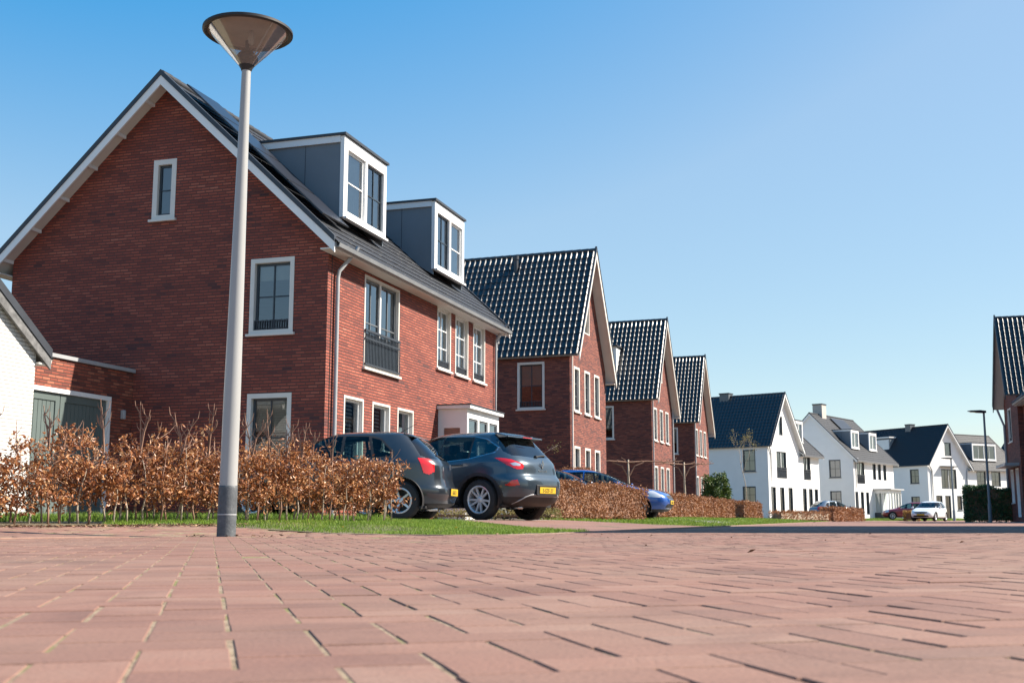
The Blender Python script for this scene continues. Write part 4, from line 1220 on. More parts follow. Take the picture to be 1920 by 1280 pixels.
    # wheel wells and wheels
    for xw in wheels:
        for sy_ in (1, -1):
            mw = MB(); n = 24; ys = (W-.04, .42)
            pr_ = [(xw+(Ra+.012)*math.cos(a), max(z0-.02, R_w+(Ra+.012)*math.sin(a))) for a in np.linspace(-.35, PI+.35, n)]
            base = [(px, sy_*yy, pz) for yy in ys for px, pz in pr_]
            mw.add(base, [(i, i+1, n+i+1, n+i) for i in range(n-1)] + [tuple(range(n, 2*n))])
            mw.build('wheel_arch', M['black'], root, smooth=True, angle=40)
            yc = sy_*(W-.045-wheel_w/2)
            prof = [(R_w-.10,-.5),(R_w-.05,-.5),(R_w-.018,-.44),(R_w,-.30),(R_w,.30),(R_w-.018,.44),(R_w-.05,.5),(R_w-.10,.5),(R_w-.115,.36),(R_w-.115,-.36),(R_w-.10,-.5)]
            def pose(m_):
                m_.v = [(xw+vx, yc+sy_*vz, R_w+vy) for vx, vy, vz in m_.v]; return m_
            ty = MB().lathe([(r_, zz*wheel_w) for r_, zz in prof], 40)
            for k in range(4):      # tread grooves as slim raised ribs
                zc = (-.24+.16*k)*wheel_w
                ty.lathe([(R_w+.0005, zc-.012),(R_w+.004, zc-.010),(R_w+.004, zc+.010),(R_w+.0005, zc+.012)], 40)
            tyre = pose(ty).build('wheel', M['tyre'], root, smooth=True, angle=35)
            rr = R_w-.118; o_ = .42*wheel_w
            rim = MB().lathe([(rr+.012, o_+.008),(rr-.004, o_+.012),(rr-.018, o_),(rr-.025, -.3*wheel_w)], 40)
            rim.lathe([(.0,o_-.012),(.03,o_-.010),(.05,o_-.02),(.055,o_-.05)], 20)
            for k in range(spokes):
                a = 2*PI*k/spokes + (.13 if spokes == 10 and k % 2 else 0)
                ca, sa = math.cos(a), math.sin(a)
                w0, w1 = .020, .015
                P4 = lambda r_, t_, zz: (ca*r_-sa*t_, sa*r_+ca*t_, zz)
                rim.add([P4(.03,-w0,o_-.03),P4(.03,w0,o_-.03),P4(rr-.008,w1,o_-.004),P4(rr-.008,-w1,o_-.004),P4(.03,-w0,o_-.06),P4(.03,w0,o_-.06),P4(rr-.008,w1,o_-.035),P4(rr-.008,-w1,o_-.035)],
                        [(0,1,2,3),(4,7,6,5),(0,4,5,1),(1,5,6,2),(2,6,7,3),(3,7,4,0)])
            pose(rim).build('rim', M['alloy'], tyre)
            pose(MB().lathe([(.0,-.05),(rr-.02,-.05)], 30)).build('brake_disc', M['black'], tyre)
    if interior:
        MB().box(wheels[0]-.25, wheels[1]-.15, -W+.22, W-.22, z0+.05, belt-.22).build('cabin_floor', M['seatcloth'], root)
        MB().box(wheels[1]-.55, wheels[1]-.15, -W+.20, W-.20, belt-.22, belt+.02).build('dashboard', M['black'], root, bevel=.04)
        for (sx_, sy_) in ((.25,.36),(.25,-.36),(-.62,.36),(-.62,-.36)):
            st = MB().prism([(sx_-.05, belt-.35),(sx_+.10, belt-.35),(sx_-.02, belt+.22),(sx_-.12, belt+.24),(sx_-.17, belt+.18)], sy_-.23, sy_+.23, lambda p,z_,t_: (p, t_, z_)).build('seat', M['seatcloth'], root, bevel=.03)
            MB().box(sx_-.19, sx_-.09, sy_-.13, sy_+.13, belt+.25, belt+.42).build('headrest', M['seatcloth'], st, bevel=.03)
    return root, C_

def xr_at(C_, z):   # rear x at height
    i = np.argmin(np.abs(C_[:len(C_)*3//4,0]-z)); return C_[i,1], C_[i,3], C_[i,2]
def number_plate(root, x, z, text, front=False, w=.52, h=.11, slant=0):
    s_ = 1 if front else -1
    pl = MB().box(-.006, .006, -w/2, w/2, -h/2, h/2).build('number_plate', M['plate'], root)
    pl.location = (x, 0, z); pl.rotation_euler = (0, slant, 0)
    MB().box(-.004, .004, -w/2-.02, w/2+.02, -h/2-.015, h/2+.015).build('plate_holder', M['black'], pl).location = (-s_*.005, 0, 0)
    lettering(pl, text, (s_*.008, 0, -.036), .094, front, M['black'], 'lettering')
def lettering(parent, text, loc, size, front, mat, name, depth=.001, space=1.0):
    cu = bpy.data.curves.new(name, 'FONT'); cu.body = text; cu.size = size; cu.align_x = 'CENTER'; cu.extrude = depth; cu.space_character = space
    ob = bpy.data.objects.new(name, cu); COL.objects.link(ob)
    dg = bpy.context.evaluated_depsgraph_get(); me = bpy.data.meshes.new_from_object(ob.evaluated_get(dg))
    bpy.data.objects.remove(ob)
    o = bpy.data.objects.new(name, me); me.materials.clear(); me.materials.append(mat); COL.objects.link(o)
    o.parent = parent; o.location = loc; o.rotation_euler = (R(90), 0, R(90) if front else R(-90))
    return o

def mirrors(root, x, y, z, paint):
    for s_ in (1, -1):
        MB().lathe([(0,-.09),(.06,-.08),(.085,-.03),(.085,.03),(.06,.08),(0,.09)], 16).build('door_mirror', paint, root, smooth=True)
        o = root.children[-1] if False else bpy.data.objects[bpy.context.scene.collection.objects[-1].name]
        o.location = (x, s_*y, z); o.rotation_euler = (R(90), 0, 0); o.scale = (.6, 1, 1)

G_, GD = M['carglass'], M['carglassdark']
# --- SUV seen from behind, on the driveway
suv_rows = [(.24,-1.95,2.00,.80),(.30,-2.10,2.12,.87),(.42,-2.19,2.19,.905),(.56,-2.225,2.22,.915),(.68,-2.22,2.215,.922),(.74,-2.19,2.19,.920),(.80,-2.145,2.14,.917),(.92,-2.12,2.02,.905),(.98,-2.10,1.80,.893),(1.02,-2.075,1.45,.88),(1.07,-2.03,1.12,.858),(1.14,-1.96,.92,.825),(1.24,-1.865,.72,.782),(1.36,-1.75,.46,.722),(1.45,-1.66,.22,.672),(1.52,-1.60,-.02,.612),(1.56,-1.50,-.20,.52),(1.585,-1.30,-.35,.38),(1.60,-1.05,-.55,.10)]
suv_reg = [
 (None,'side',(-1.345,.355,.415),None,dict(ymin=.35)), (None,'side',(1.30,.355,.415),None,dict(ymin=.35)),
 ('arch_trim','side',(-1.345,.355,.475),M['black'],{}), ('arch_trim','side',(1.30,.355,.475),M['black'],{}),
 ('lamp_lens','diag',[(1.20,.985),(1.33,1.005),(1.47,.975),(1.45,.94),(1.27,.945)],M['clearlamp'],dict(off=-.005)),
 ('rear_lamp','diag',[(.84,1.085),(.98,1.085),(1.25,1.055),(1.52,.985),(1.56,.93),(1.52,.885),(1.36,.88),(1.12,.955)],M['redlamp'],dict(off=-.004)),
 ('reflector','diag',[(1.06,.60),(1.22,.69),(1.36,.70),(1.42,.61),(1.24,.585)],M['redlamp'],dict(off=-.004)),
 ('rear_window','rear',[(0,1.10),(.60,1.13),(.66,1.20),(.60,1.42),(.52,1.455),(0,1.46)],GD,dict(one=1,x=-1.45)),
 ('windscreen','front',[(0,1.08),(.74,1.08),(.60,1.47),(0,1.50)],G_,dict(one=1,x=.05)),
 ('side_window','side',[(.62,1.07),(.10,1.48),(-.42,1.50),(-.42,1.04)],G_,{}),
 ('side_window','side',[(-.45,1.04),(-.45,1.50),(-1.08,1.48),(-1.08,1.09)],G_,{}),
 ('quarter_window','side',[(-1.12,1.095),(-1.12,1.475),(-1.36,1.42),(-1.62,1.27),(-1.58,1.20)],GD,{}),
 ('window_pillar','side',[(.655,1.06),(.11,1.487),(-.42,1.508),(-1.10,1.486),(-1.37,1.430),(-1.632,1.272),(-1.59,1.19),(-1.10,1.081),(-.42,1.030)],M['black'],{}),
 ('window_trim','side',[(.68,1.052),(.12,1.495),(-.42,1.517),(-1.10,1.495),(-1.375,1.438),(-1.645,1.275),(-1.60,1.182),(-1.10,1.073),(-.42,1.022)],M['chrome'],{}),
 ('door_cladding','below',.40,M['black'],{}),
]
sx_, sy_ = -1.22, 21.9
SUV, CS = make_car('parked_suv', 'blue-grey suv parked on the driveway, seen from behind, between the hedges', (sx_, sy_, .13), PI-R(34), suv_rows, PAINT['bluegrey'], (-1.345, 1.30), .355, .415, suv_reg, spokes=10, nexp=(4.2,4.2), belt=1.0, nz=190, nphi=520)
# recessed number plate, spoiler, wiper, badge
MB().box(-.012,.012,-.34,.34,-.095,.095).build('plate_recess', M['black'], SUV, bevel=.01).location = (-2.225, 0, .52)
number_plate(SUV, -2.243, .52, '5-SZF-27', slant=R(-3))
sp = MB().prism([(-1.48,1.558),(-1.80,1.485),(-1.81,1.462),(-1.60,1.455)], -.56, .56, lambda p,z,t_: (p - (t_*t_)*-.10, t_, z)).build('roof_spoiler', PAINT['bluegrey'], SUV, bevel=.012)
MB().box(-1.815,-1.806,-.15,.15,1.466,1.478).build('brake_light', M['redlamp'], SUV)
MB().tube([(-1.985,0,1.125),(-1.96,-.20,1.15),(-1.955,-.34,1.155)], .014, 8).tube([(-1.99,.02,1.12),(-1.985,-.02,1.12)], .03, 10).build('rear_wiper', M['black'], SUV)
q = MB(); 
q.prism([(0,.085),(.045,0),(0,-.085),(-.045,0),(0,.085),(0,.055),(-.027,0),(0,-.055),(.027,0),(0,.055)], -.008, .004, lambda p,z,t_: (-2.128-.0*z+t_, p, .985+z)).build('badge', M['chrome'], SUV)
lettering(SUV, 'KADJAR', (-2.137, 0, .845), .055, False, M['chrome'], 'badge_lettering', space=1.6)
tp = []
for yy, zz in ((.64,.28),(.60,.34),(.53,.40),(.44,.435),(.30,.445),(.1,.447),(-.1,.447),(-.30,.445),(-.44,.435),(-.53,.40),(-.60,.34),(-.64,.28)):
    xr_, hw_, xf_ = xr_at(CS, zz)
    tp.append(((xr_+xf_)/2-(xf_-xr_)/2*(1-(abs(yy)/hw_)**4.2)**(1/4.2)+.002, yy, zz))
MB().tube(tp, .012, 8).build('bumper_trim', M['zinc'], SUV, smooth=True)
for s_ in (1,-1):
    MB().box(-.03,.24,-.012,.02,-.018,.018).build('door_handle', PAINT['bluegrey'], SUV, bevel=.01).location = (-.98, s_*.885-(.0 if s_>0 else .008), .97)
    MB().box(1.0,1.0,0,0,0,0) if False else None
mirrors(SUV, .62, 1.0, 1.10, PAINT['bluegrey'])

# --- dark grey hatchback in front of it
hb_rows = [(.20,-1.82,1.80,.74),(.26,-1.93,1.92,.80),(.40,-1.985,1.985,.83),(.50,-1.985,1.99,.838),(.56,-1.95,1.985,.84),(.66,-1.915,1.95,.843),(.80,-1.90,1.86,.84),(.88,-1.885,1.62,.832),(.92,-1.86,1.35,.825),(.96,-1.83,1.08,.81),(1.02,-1.775,.90,.785),(1.12,-1.68,.70,.742),(1.24,-1.56,.44,.69),(1.33,-1.455,.22,.645),(1.40,-1.36,.0,.59),(1.435,-1.22,-.18,.48),(1.452,-1.05,-.30,.34),(1.46,-.85,-.50,.08)]
hb_reg = [
 (None,'side',(-1.27,.315,.375),None,dict(ymin=.35)), (None,'side',(1.22,.315,.375),None,dict(ymin=.35)),
 ('rear_lamp','diag',[(.84,1.00),(1.10,.99),(1.22,.94),(1.22,.78),(1.06,.73),(.94,.755)],M['redlamp'],dict(off=-.006)),
 ('rear_window','rear',[(0,.98),(.60,.99),(.64,1.04),(.53,1.33),(0,1.35)],GD,dict(one=1,x=-1.30)),
 ('windscreen','front',[(0,.98),(.70,.98),(.56,1.34),(0,1.37)],G_,dict(one=1,x=.05)),
 ('side_window','side',[(.66,.99),(.10,1.355),(-.26,1.365),(-.26,.985)],G_,{}),
 ('side_window','side',[(-.31,.985),(-.31,1.365),(-.70,1.355),(-.80,.995)],G_,{}),
 ('quarter_window','side',[(-.84,1.01),(-.755,1.335),(-.90,1.30),(-1.13,1.09),(-1.12,1.03)],G_,{}),
 ('window_trim','side',[(.70,.972),(.12,1.375),(-.28,1.385),(-.76,1.370),(-.92,1.325),(-1.165,1.095),(-1.15,1.005),(-.82,.978),(-.26,.968)],M['black'],{}),
 ('sill_trim','below',.27,M['black'],dict(one=1)),
]
hx, hy = -2.93, 19.55
HB, CH = make_car('parked_hatchback', 'dark grey hatchback parked on the driveway, half hidden by the brown beech hedge', (hx, hy, .125), PI-R(9.5), hb_rows, PAINT['darkgrey'], (-1.27, 1.22), .315, .375, hb_reg, spokes=5, nexp=(4.0,4.0), belt=.92, nz=180, nphi=500, wheel_w=.20)
number_plate(HB, -1.998, .455, '65-RZ-1', slant=R(-2), w=.50)
MB().tube([(-1.02,0,1.44),(-1.36,0,1.62)], [.006,.003], 6).build('antenna', M['black'], HB)
MB().prism([(-1.28,1.425),(-1.47,1.36),(-1.47,1.345),(-1.34,1.36)], -.50, .50, lambda p,z,t_: (p+(t_*t_)*.16, t_, z)).build('roof_spoiler', PAINT['darkgrey'], HB, bevel=.01)
MB().tube([(-1.80,0,1.0),(-1.74,.25,1.06)], .012, 6).build('rear_wiper', M['black'], HB)
MB().lathe([(0,0),(.045,.002),(.05,.01),(0,.012)], 20).build('badge', M['chrome'], HB).location = (-1.915, 0, .87)
HB.children[-1]
bpy.data.objects[scene.collection.objects[-1].name].rotation_euler = (0, R(-90), 0)
for s_ in (1,-1):
    MB().box(-.02,.18,-.010,.018,-.016,.016).build('door_handle', PAINT['darkgrey'], HB, bevel=.01).location = (-.92, s_*.828, .86)
mirrors(HB, .60, .90, 1.0, PAINT['darkgrey'])

# --- cars further along
def simple_regs(hb, red=True):
    return [
 (None,'side',(hb[0],.315,.37),None,dict(ymin=.35)), (None,'side',(hb[1],.315,.37),None,dict(ymin=.35)),
 ('headlamp','fdiag',[(.78,.62),(1.22,.60),(1.30,.68),(1.10,.80),(.86,.80)],M['clearlamp'],dict(off=-.004)),
 ('grille','front',[(0,.56),(.42,.57),(.46,.66),(0,.68)],M['black'],dict(one=1,x=1.5)),
 ('air_intake','front',[(0,.30),(.55,.31),(.50,.42),(0,.42)],M['black'],dict(one=1,x=1.5)),
 ('rear_lamp','diag',[(.94,1.0),(1.42,.95),(1.42,.76),(1.06,.735)],M['redlamp'],dict(off=-.006)),
 ('rear_window','rear',[(0,1.0),(.60,1.0),(.50,1.33),(0,1.35)],GD,dict(one=1,x=-1.30)),
 ('windscreen','front',[(0,.96),(.70,.96),(.56,1.34),(0,1.37)],G_,dict(one=1,x=.05)),
 ('side_window','side',[(.80,.95),(.10,1.36),(-.32,1.375),(-.32,.93)],G_,{}),
 ('side_window','side',[(-.36,.93),(-.36,1.375),(-.92,1.36),(-1.05,.95)],G_,{}),
 ('quarter_window','side',[(-1.10,.955),(-.975,1.34),(-1.20,1.24),(-1.38,1.02)],GD,{}),
 ('sill_trim','below',.27,M['black'],dict(one=1))]
lo_rows = [(.20,-1.98,1.95,.76),(.28,-2.08,2.08,.84),(.40,-2.12,2.15,.87),(.52,-2.12,2.16,.875),(.62,-2.08,2.12,.878),(.72,-2.05,2.02,.875),(.80,-2.03,1.85,.868),(.86,-2.00,1.55,.858),(.90,-1.98,1.28,.848),(.95,-1.93,1.08,.83),(1.02,-1.85,.90,.80),(1.12,-1.74,.66,.755),(1.24,-1.60,.40,.70),(1.33,-1.48,.16,.65),(1.40,-1.34,-.08,.59),(1.435,-1.18,-.25,.48),(1.452,-1.0,-.38,.34),(1.46,-.80,-.55,.08)]
def small_car(name, label, pos, rz, paint, z=None, plate='G-482-XK', H=1.0):
    rows = [(a*H if a > .5 else a, b, c, d) for a, b, c, d in lo_rows]
    r, c = make_car(name, label, (pos[0], pos[1], g1(*pos)+.004 if z is None else z), rz, rows, PAINT[paint], (-1.28, 1.32), .315, .37, simple_regs((-1.28,1.32)), nz=90, nphi=240, spokes=5, belt=.88, wheel_w=.20)
    number_plate(r, 2.17, .47, plate, front=True); number_plate(r, -2.13, .62, plate)
    mirrors(r, .78, .96, .98, PAINT[paint])
    return r
small_car('parked_car', 'bright blue car parked nose to the street behind the second hedge', S(-7.85, 34.0), -HD, 'blue')
small_car('parked_car', 'silver-blue car whose roof shows over the second hedge, left of the blue car', S(-8.5, 31.4), -HD, 'silver', plate='T-915-HB')
small_car('parked_car', 'white car parked facing the camera at the far bend of the street', (30.6, 85.0), R(-126), 'white', z=0.0, plate='NR-316-D')
small_car('parked_car', 'dark red car parked by the far white houses, partly behind an ochre shrub', (34.0, 99.5), R(165), 'red', z=.12, plate='K-207-SL')
small_car('parked_car', 'pale silver car behind the far brown hedge in front of the white houses', (25.2, 90.5), R(20), 'silver', z=.12, plate='P-640-ND')

# ------------------------------------------------------------------ street lamps
M['lamppaint'] = plain('light_grey_lamp_paint', (.34,.345,.34), .38, .05, 1.5, .0003)
t = NT('lamp_sleeve'); ob = t.obj()
c = t.ramp(t.noise(14, 6, ob, .7).outputs[0], [(.3,(.05,.058,.066)),(.6,(.095,.105,.115)),(.78,(.24,.24,.23))])
M['sleeve'] = t.pbr(c, .6, t.bump(t.noise(60, 3, ob).outputs[0], .002))
t = NT('smoked_lamp_cone')
tr = t.n('ShaderNodeBsdfTransparent', {'Color': (.86,.84,.82,1)}); gl = t.n('ShaderNodeBsdfGlossy', {'Color': (.9,.9,.9,1), 'Roughness': .12}); df = t.n('ShaderNodeBsdfDiffuse', {'Color': (.42,.38,.36,1)})
fr = t.n('ShaderNodeFresnel', {'IOR': 1.45})
m1 = t.n('ShaderNodeMixShader', {0: .30, 1: tr.outputs[0], 2: df.outputs[0]}); m2 = t.n('ShaderNodeMixShader', {0: t.math('MULTIPLY', fr.outputs[0], .45), 1: m1.outputs[0], 2: gl.outputs[0]})
t.t.links.new(m2.outputs[0], t.out.inputs[0]); M['cone'] = t.m
M['lampunder'] = plain('lamp_shade_underside', (.30,.27,.25), .7, .15, 6)
LP = thing('street_lamp', 'light grey post-top street lamp with a clear cone head standing in the foreground paving', 'street lamp', (-2.385, 9.70, g1(-2.385, 9.7)))
LP.location.z = -.005
LP.rotation_euler = (0, R(.35), 0)
hp = 4.06
MB().lathe([(.074,.40),(.074,.43),(.0735,.44),(.071,1.2),(.058,2.4),(.045,3.5),(.040,hp),(.040,hp+.05)], 32).build('pole', M['lamppaint'], LP, smooth=True, angle=50)
MB().lathe([(.078,-.05),(.078,.405),(.0765,.425),(.0745,.428)], 32).build('base_sleeve', M['sleeve'], LP, smooth=True, angle=50)
MB().lathe([(.0775,.18),(.0785,.185),(.0785,.19),(.0775,.195)], 32).build('seam_band', M['zinc'], LP, smooth=True)
MB().lathe([(.0,hp+.02),(.045,hp+.02),(.052,hp+.04),(.098,hp+.115),(.098,hp+.14),(.075,hp+.175),(.06,hp+.19),(0,hp+.195)], 32).build('lamp_socket', M['black'], LP, smooth=True, angle=35)
MB().lathe([(.062,hp+.06),(.355,hp+.385)], 48).build('diffuser', M['cone'], LP, smooth=True)
MB().lathe([(.375,hp+.365),(.392,hp+.38),(.392,hp+.395),(.30,hp+.425),(.15,hp+.445),(0,hp+.45)], 48).build('lamp_cap', M['lamppaint'], LP, smooth=True, angle=40)
MB().lathe([(.376,hp+.366),(.35,hp+.385),(.34,hp+.40),(.20,hp+.41),(.12,hp+.40),(0,hp+.395)], 48).build('reflector', M['lampunder'], LP, smooth=True, angle=40)
MB().lathe([(.352,hp+.372),(.379,hp+.358),(.396,hp+.372),(.396,hp+.392),(.385,hp+.40)], 48).build('rim', M['black'], LP, smooth=True, angle=40)
for k in range(3):
    a = R(200)+k*2*PI/3
    MB().tube([(.085*math.cos(a),.085*math.sin(a),hp+.13),(.35*math.cos(a),.35*math.sin(a),hp+.385)], .008, 6).build('strut', M['lamppaint'], LP)
MB().lathe([(0,-.05),(.022,-.04),(.03,0),(.022,.07),(0,.09)], 16, (0.03,0,hp+.31)).build('bulb', M['curtain'], LP, smooth=True)
MB().tube([(.0,.0,hp+.19),(0,0,hp+.30)], .018, 10).build('bulb_holder', M['black'], LP)
M['polegrey'] = plain('blue_grey_pole_paint', (.17,.20,.22), .45, .08, 3)
def arm_lamp(label, loc, h, rz, arm, cat='street lamp', r=.07):
    L = thing('street_lamp', label, cat, loc, rz)
    MB().lathe([(r*1.35,-.05),(r*1.35,.9),(r,1.0),(r*.75,h-.1),(r*.6,h)], 20).build('pole', M['polegrey'], L, smooth=True, angle=40)
    MB().tube([(0,0,h-.12),(0,0,h-.02),(-.12,0,h)], r*.7, 12).build('neck', M['lead'], L, smooth=True)
    MB().prism([(.08,h-.09),(.08,h+.03),(-.25,h+.06),(-arm,h+.03),(-arm-.03,h-.01),(-.35,h-.08)], -.14, .14, lambda p,z,t_: (p, t_, z)).build('lamp_head', M['lead'], L, bevel=.03)
    MB().box(-arm+.08,-.40,-.10,.10,h-.062,h-.052).build('lamp_glass', M['clearlamp'], L)
arm_lamp('tall dark street lamp with a flat arm head beside the green hedge on the right', (25.15, 61, 0), 5.82, R(8), .85)
arm_lamp('small distant dark street lamp in front of the white gable house', (40.8, 107, 0), 5.75, R(5), .9, r=.09)

# ------------------------------------------------------------------ hedges, shrubs, trees
def leaf_quads(P, size, ndir=None, fold=.35, aspect=.55, jitter=.35):
    """one folded leaf (2 quads = 6 verts) per point"""
    n = len(P); s_ = size*rng.uniform(1-jitter, 1+jitter, n)
    d = rng.normal(0, 1, (n,3)); d[:,2] -= .5; d /= np.linalg.norm(d, axis=1)[:,None]
    u = rng.normal(0, 1, (n,3)); a = np.cross(d, u); a /= np.linalg.norm(a, axis=1)[:,None]
    nn = np.cross(a, d)
    V = np.zeros((n,6,3)); sc = s_[:,None]
    V[:,0] = P; V[:,1] = P+d*sc*.5+a*sc*aspect*.5+nn*sc*fold*.3; V[:,2] = P+d*sc*.55; V[:,3] = P+d*sc*.5-a*sc*aspect*.5+nn*sc*fold*.3
    V[:,4] = P+d*sc+nn*sc*rng.uniform(-.3,.3,n)[:,None]; V[:,5] = V[:,4]
    V = V[:,:5]
    F = np.array([(0,1,2),(0,2,3),(1,4,2),(3,2,4)])
    FF = (np.arange(n)[:,None,None]*5+F[None]).reshape(-1,3)
    return V.reshape(-1,3), FF
def frame_of(p0, p1):
    p0 = np.array(p0, float); p1 = np.array(p1, float); L = np.linalg.norm(p1-p0); t_ = (p1-p0)/L
    return p0, t_, np.array([-t_[1], t_[0]]), L

def clipped_hedge(label, p0, p1, th_, h, n, size, mat='beechfar', core='twig', group='clipped brown beech hedges along the street', name='beech_hedge', cat='hedge', rough=.06, base=.02, zb=None):
    o_, t_, nrm, L = frame_of(p0, p1)
    z0 = g1(*((np.array(p0)+np.array(p1))/2)) if zb is None else zb
    root = thing(name, label, cat, (p0[0], p0[1], z0), math.atan2(t_[1], t_[0]), group)
    # surface-weighted points
    A = np.array([L*h, L*h, L*th_*1.2, th_*h, th_*h]); A = A/A.sum()
    k = rng.choice(5, n, p=A); u = rng.uniform(0,1,n); v = rng.uniform(0,1,n); inn = np.abs(rng.normal(0, rough, n))
    top = h*(1+.06*np.sin(u*L*2.1)+.03*np.sin(u*L*5.7+1))
    X = np.where(k < 3, u*L, np.where(k == 3, inn, L-inn)); 
    Yv = np.where(k == 0, inn, np.where(k == 1, th_-inn, np.where(k == 2, v*th_, u*th_)))
    Z = np.where(k == 2, top-inn, base+v*(top-base))
    bul = .05*np.sin(X*3.1+Z*4)+.03*np.sin(X*7.3)
    Yv = Yv + np.where(k == 0, -bul, np.where(k == 1, bul, 0))
    P = np.column_stack([X, Yv, Z]) + rng.normal(0, rough*.5, (n,3))
    V, F = leaf_quads(P, size)
    fol = fast_mesh('foliage', V, F, M[mat], root)
    MB().box(.12, L-.12, .12, th_-.12, base+.05, h-.10).build('branches', M[core], root)
    return root

# near, loose beech hedge: foliage in tufts round many stems, bare shoots standing out
def loose_hedge():
    pts = [(-6.4,8.15),(-4.9,10.35),(-3.75,11.95),(-2.7,13.35),(-1.75,14.75),(-1.38,15.2)]
    P2 = np.array(pts); seg = np.linalg.norm(np.diff(P2, axis=0), axis=1); cum = np.concatenate([[0], np.cumsum(seg)]); L = cum[-1]
    def along(s_):
        return np.array([np.interp(s_, cum, P2[:,0]), np.interp(s_, cum, P2[:,1])])
    root = thing('beech_hedge', 'loose brown-leaved beech hedge with bare shoots and grey stems behind the lamp post', 'hedge', (0,0,0))
    zb = .06
    tw = MB(); Ps = []; nst = 0
    s_ = .05
    while s_ < L-.18:
        for row in (0, 1):
            c = along(s_+.1*row) + np.array([rng.normal(0,.03)-.22*row, rng.normal(0,.03)+.16*row])
            gz = g1(c[0], c[1]); f = s_/L
            Ht = .76+.12*math.sin(s_*1.7)+.06*math.sin(s_*5.1)+rng.normal(0,.11)
            if f > .45: Ht = .72+.05*math.sin(s_*3)+rng.normal(0,.06)
            if f > .80: Ht = .73+rng.normal(0,.03)
            # stem
            m = MB(); p = [(c[0], c[1], gz-.02)]
            x, y, z = c[0], c[1], gz
            for k in range(5):
                x += rng.normal(0,.018); y += rng.normal(0,.018); z += Ht*.19; p.append((x,y,z))
            m.tube(p, [.011,.010,.008,.006,.004,.003], 6)
            m.build('stem', M['palebark' if rng.uniform() < .7 else 'twig'], root, smooth=True)
            # side twigs
            for k in range(11):
                hz = gz + Ht*rng.uniform(.22, .98); a = rng.uniform(0, 2*PI); ln = rng.uniform(.12,.30)
                q0 = (c[0]+rng.normal(0,.015), c[1]+rng.normal(0,.015), hz)
                q1 = (q0[0]+math.cos(a)*ln*.6, q0[1]+math.sin(a)*ln*.6, hz+ln*.35); q2 = (q0[0]+math.cos(a)*ln, q0[1]+math.sin(a)*ln, hz+ln*rng.uniform(.2,.8))
                tw.tube([q0,q1,q2], [.004,.003,.0015], 4, cap=False)
                nl = int(rng.uniform(20, 38)*(1.0 if f > .2 else .75))
                for _ in range(nl):
                    e = rng.uniform(.2,1.05); 
                    Ps.append((q0[0]+(q2[0]-q0[0])*e+rng.normal(0,.028), q0[1]+(q2[1]-q0[1])*e+rng.normal(0,.028), q0[2]+(q2[2]-q0[2])*e+rng.normal(0,.028)))
            # core leaves on the stem
            for _ in range(int(62 if f > .22 else 24)):
                hz = Ht*rng.uniform(.17, 1.0)
                Ps.append((c[0]+rng.normal(0,.085), c[1]+rng.normal(0,.085), gz+hz))
            # bare shoots
            if rng.uniform() < .60:
                b = [(c[0],c[1],gz+Ht*.8)]; hh = rng.uniform(.15,.40)
                for k in range(3): b.append((b[-1][0]+rng.normal(0,.02), b[-1][1]+rng.normal(0,.015), b[-1][2]+hh*.33))
                tw.tube(b, [.007,.006,.0045,.0025], 5, cap=False)
                for k in range(2):
                    j = rng.integers(1,3); q0 = b[j]; a = rng.uniform(0,2*PI); ln = rng.uniform(.06,.18)
                    tw.tube([q0,(q0[0]+math.cos(a)*ln*.5,q0[1]+math.sin(a)*ln*.5,q0[2]+ln*.6),(q0[0]+math.cos(a)*ln*.7,q0[1]+math.sin(a)*ln*.7,q0[2]+ln)], [.0045,.003,.002], 4, cap=False)
                    if rng.uniform() < .5:
                        for _ in range(5): Ps.append((q0[0]+rng.normal(0,.03), q0[1]+rng.normal(0,.03), q0[2]+rng.uniform(0,ln)))
        s_ += rng.uniform(.14,.20)
    # a few tall bare shoots as in the photo
    for (u_, hh, sp_) in ((.02,.5,.2),(.22,.26,.15),(.40,.3,.1),(.52,.42,.1),(.58,.34,.16),(.62,.46,.12),(.72,.46,.12),(.78,.34,.1),(.84,.26,.1),(.10,.34,.22),(.27,.30,.12),(.335,.22,.10),(.47,.42,.12),(.66,.36,.16),(.69,.40,.14),(.75,.30,.12),(.80,.30,.14),(.05,.45,.3),(.16,.25,.2)):
        c = along(u_*L); gz = g1(c[0], c[1])
        for k in range(3):
            a = rng.uniform(-1,1)*sp_
            b = [(c[0],c[1],gz+.70),(c[0]+a*.35,c[1],gz+.80+hh*.3),(c[0]+a*.8,c[1],gz+.80+hh*(.75-.15*k)),(c[0]+a*.95,c[1],gz+.82+hh*(1-.2*k))]
            tw.tube(b, [.009,.0075,.006,.003], 5, cap=False)
            for j in range(3):
                q0 = b[rng.integers(1,3)]; ln = rng.uniform(.05,.14); s2 = rng.choice([-1,1])
                tw.tube([q0,(q0[0]+s2*ln*.5,q0[1],q0[2]+ln*.7),(q0[0]+s2*ln*.6,q0[1],q0[2]+ln*1.3)], [.005,.0035,.002], 4, cap=False)
    tw.build('twigs', M['twig'], root)
    Ps = np.array(Ps); gn = np.array([noise.noise(Vector((p[0]*5, p[1]*5, p[2]*6))) for p in Ps])
    Ps = Ps[(gn > rng.uniform(-.42, -.16, len(Ps))) | (Ps[:,1] > 13.2)]
    V, F = leaf_quads(Ps, .044, fold=.65, aspect=.5, jitter=.5)
    fast_mesh('foliage', V, F, M['beech'], root)
loose_hedge()

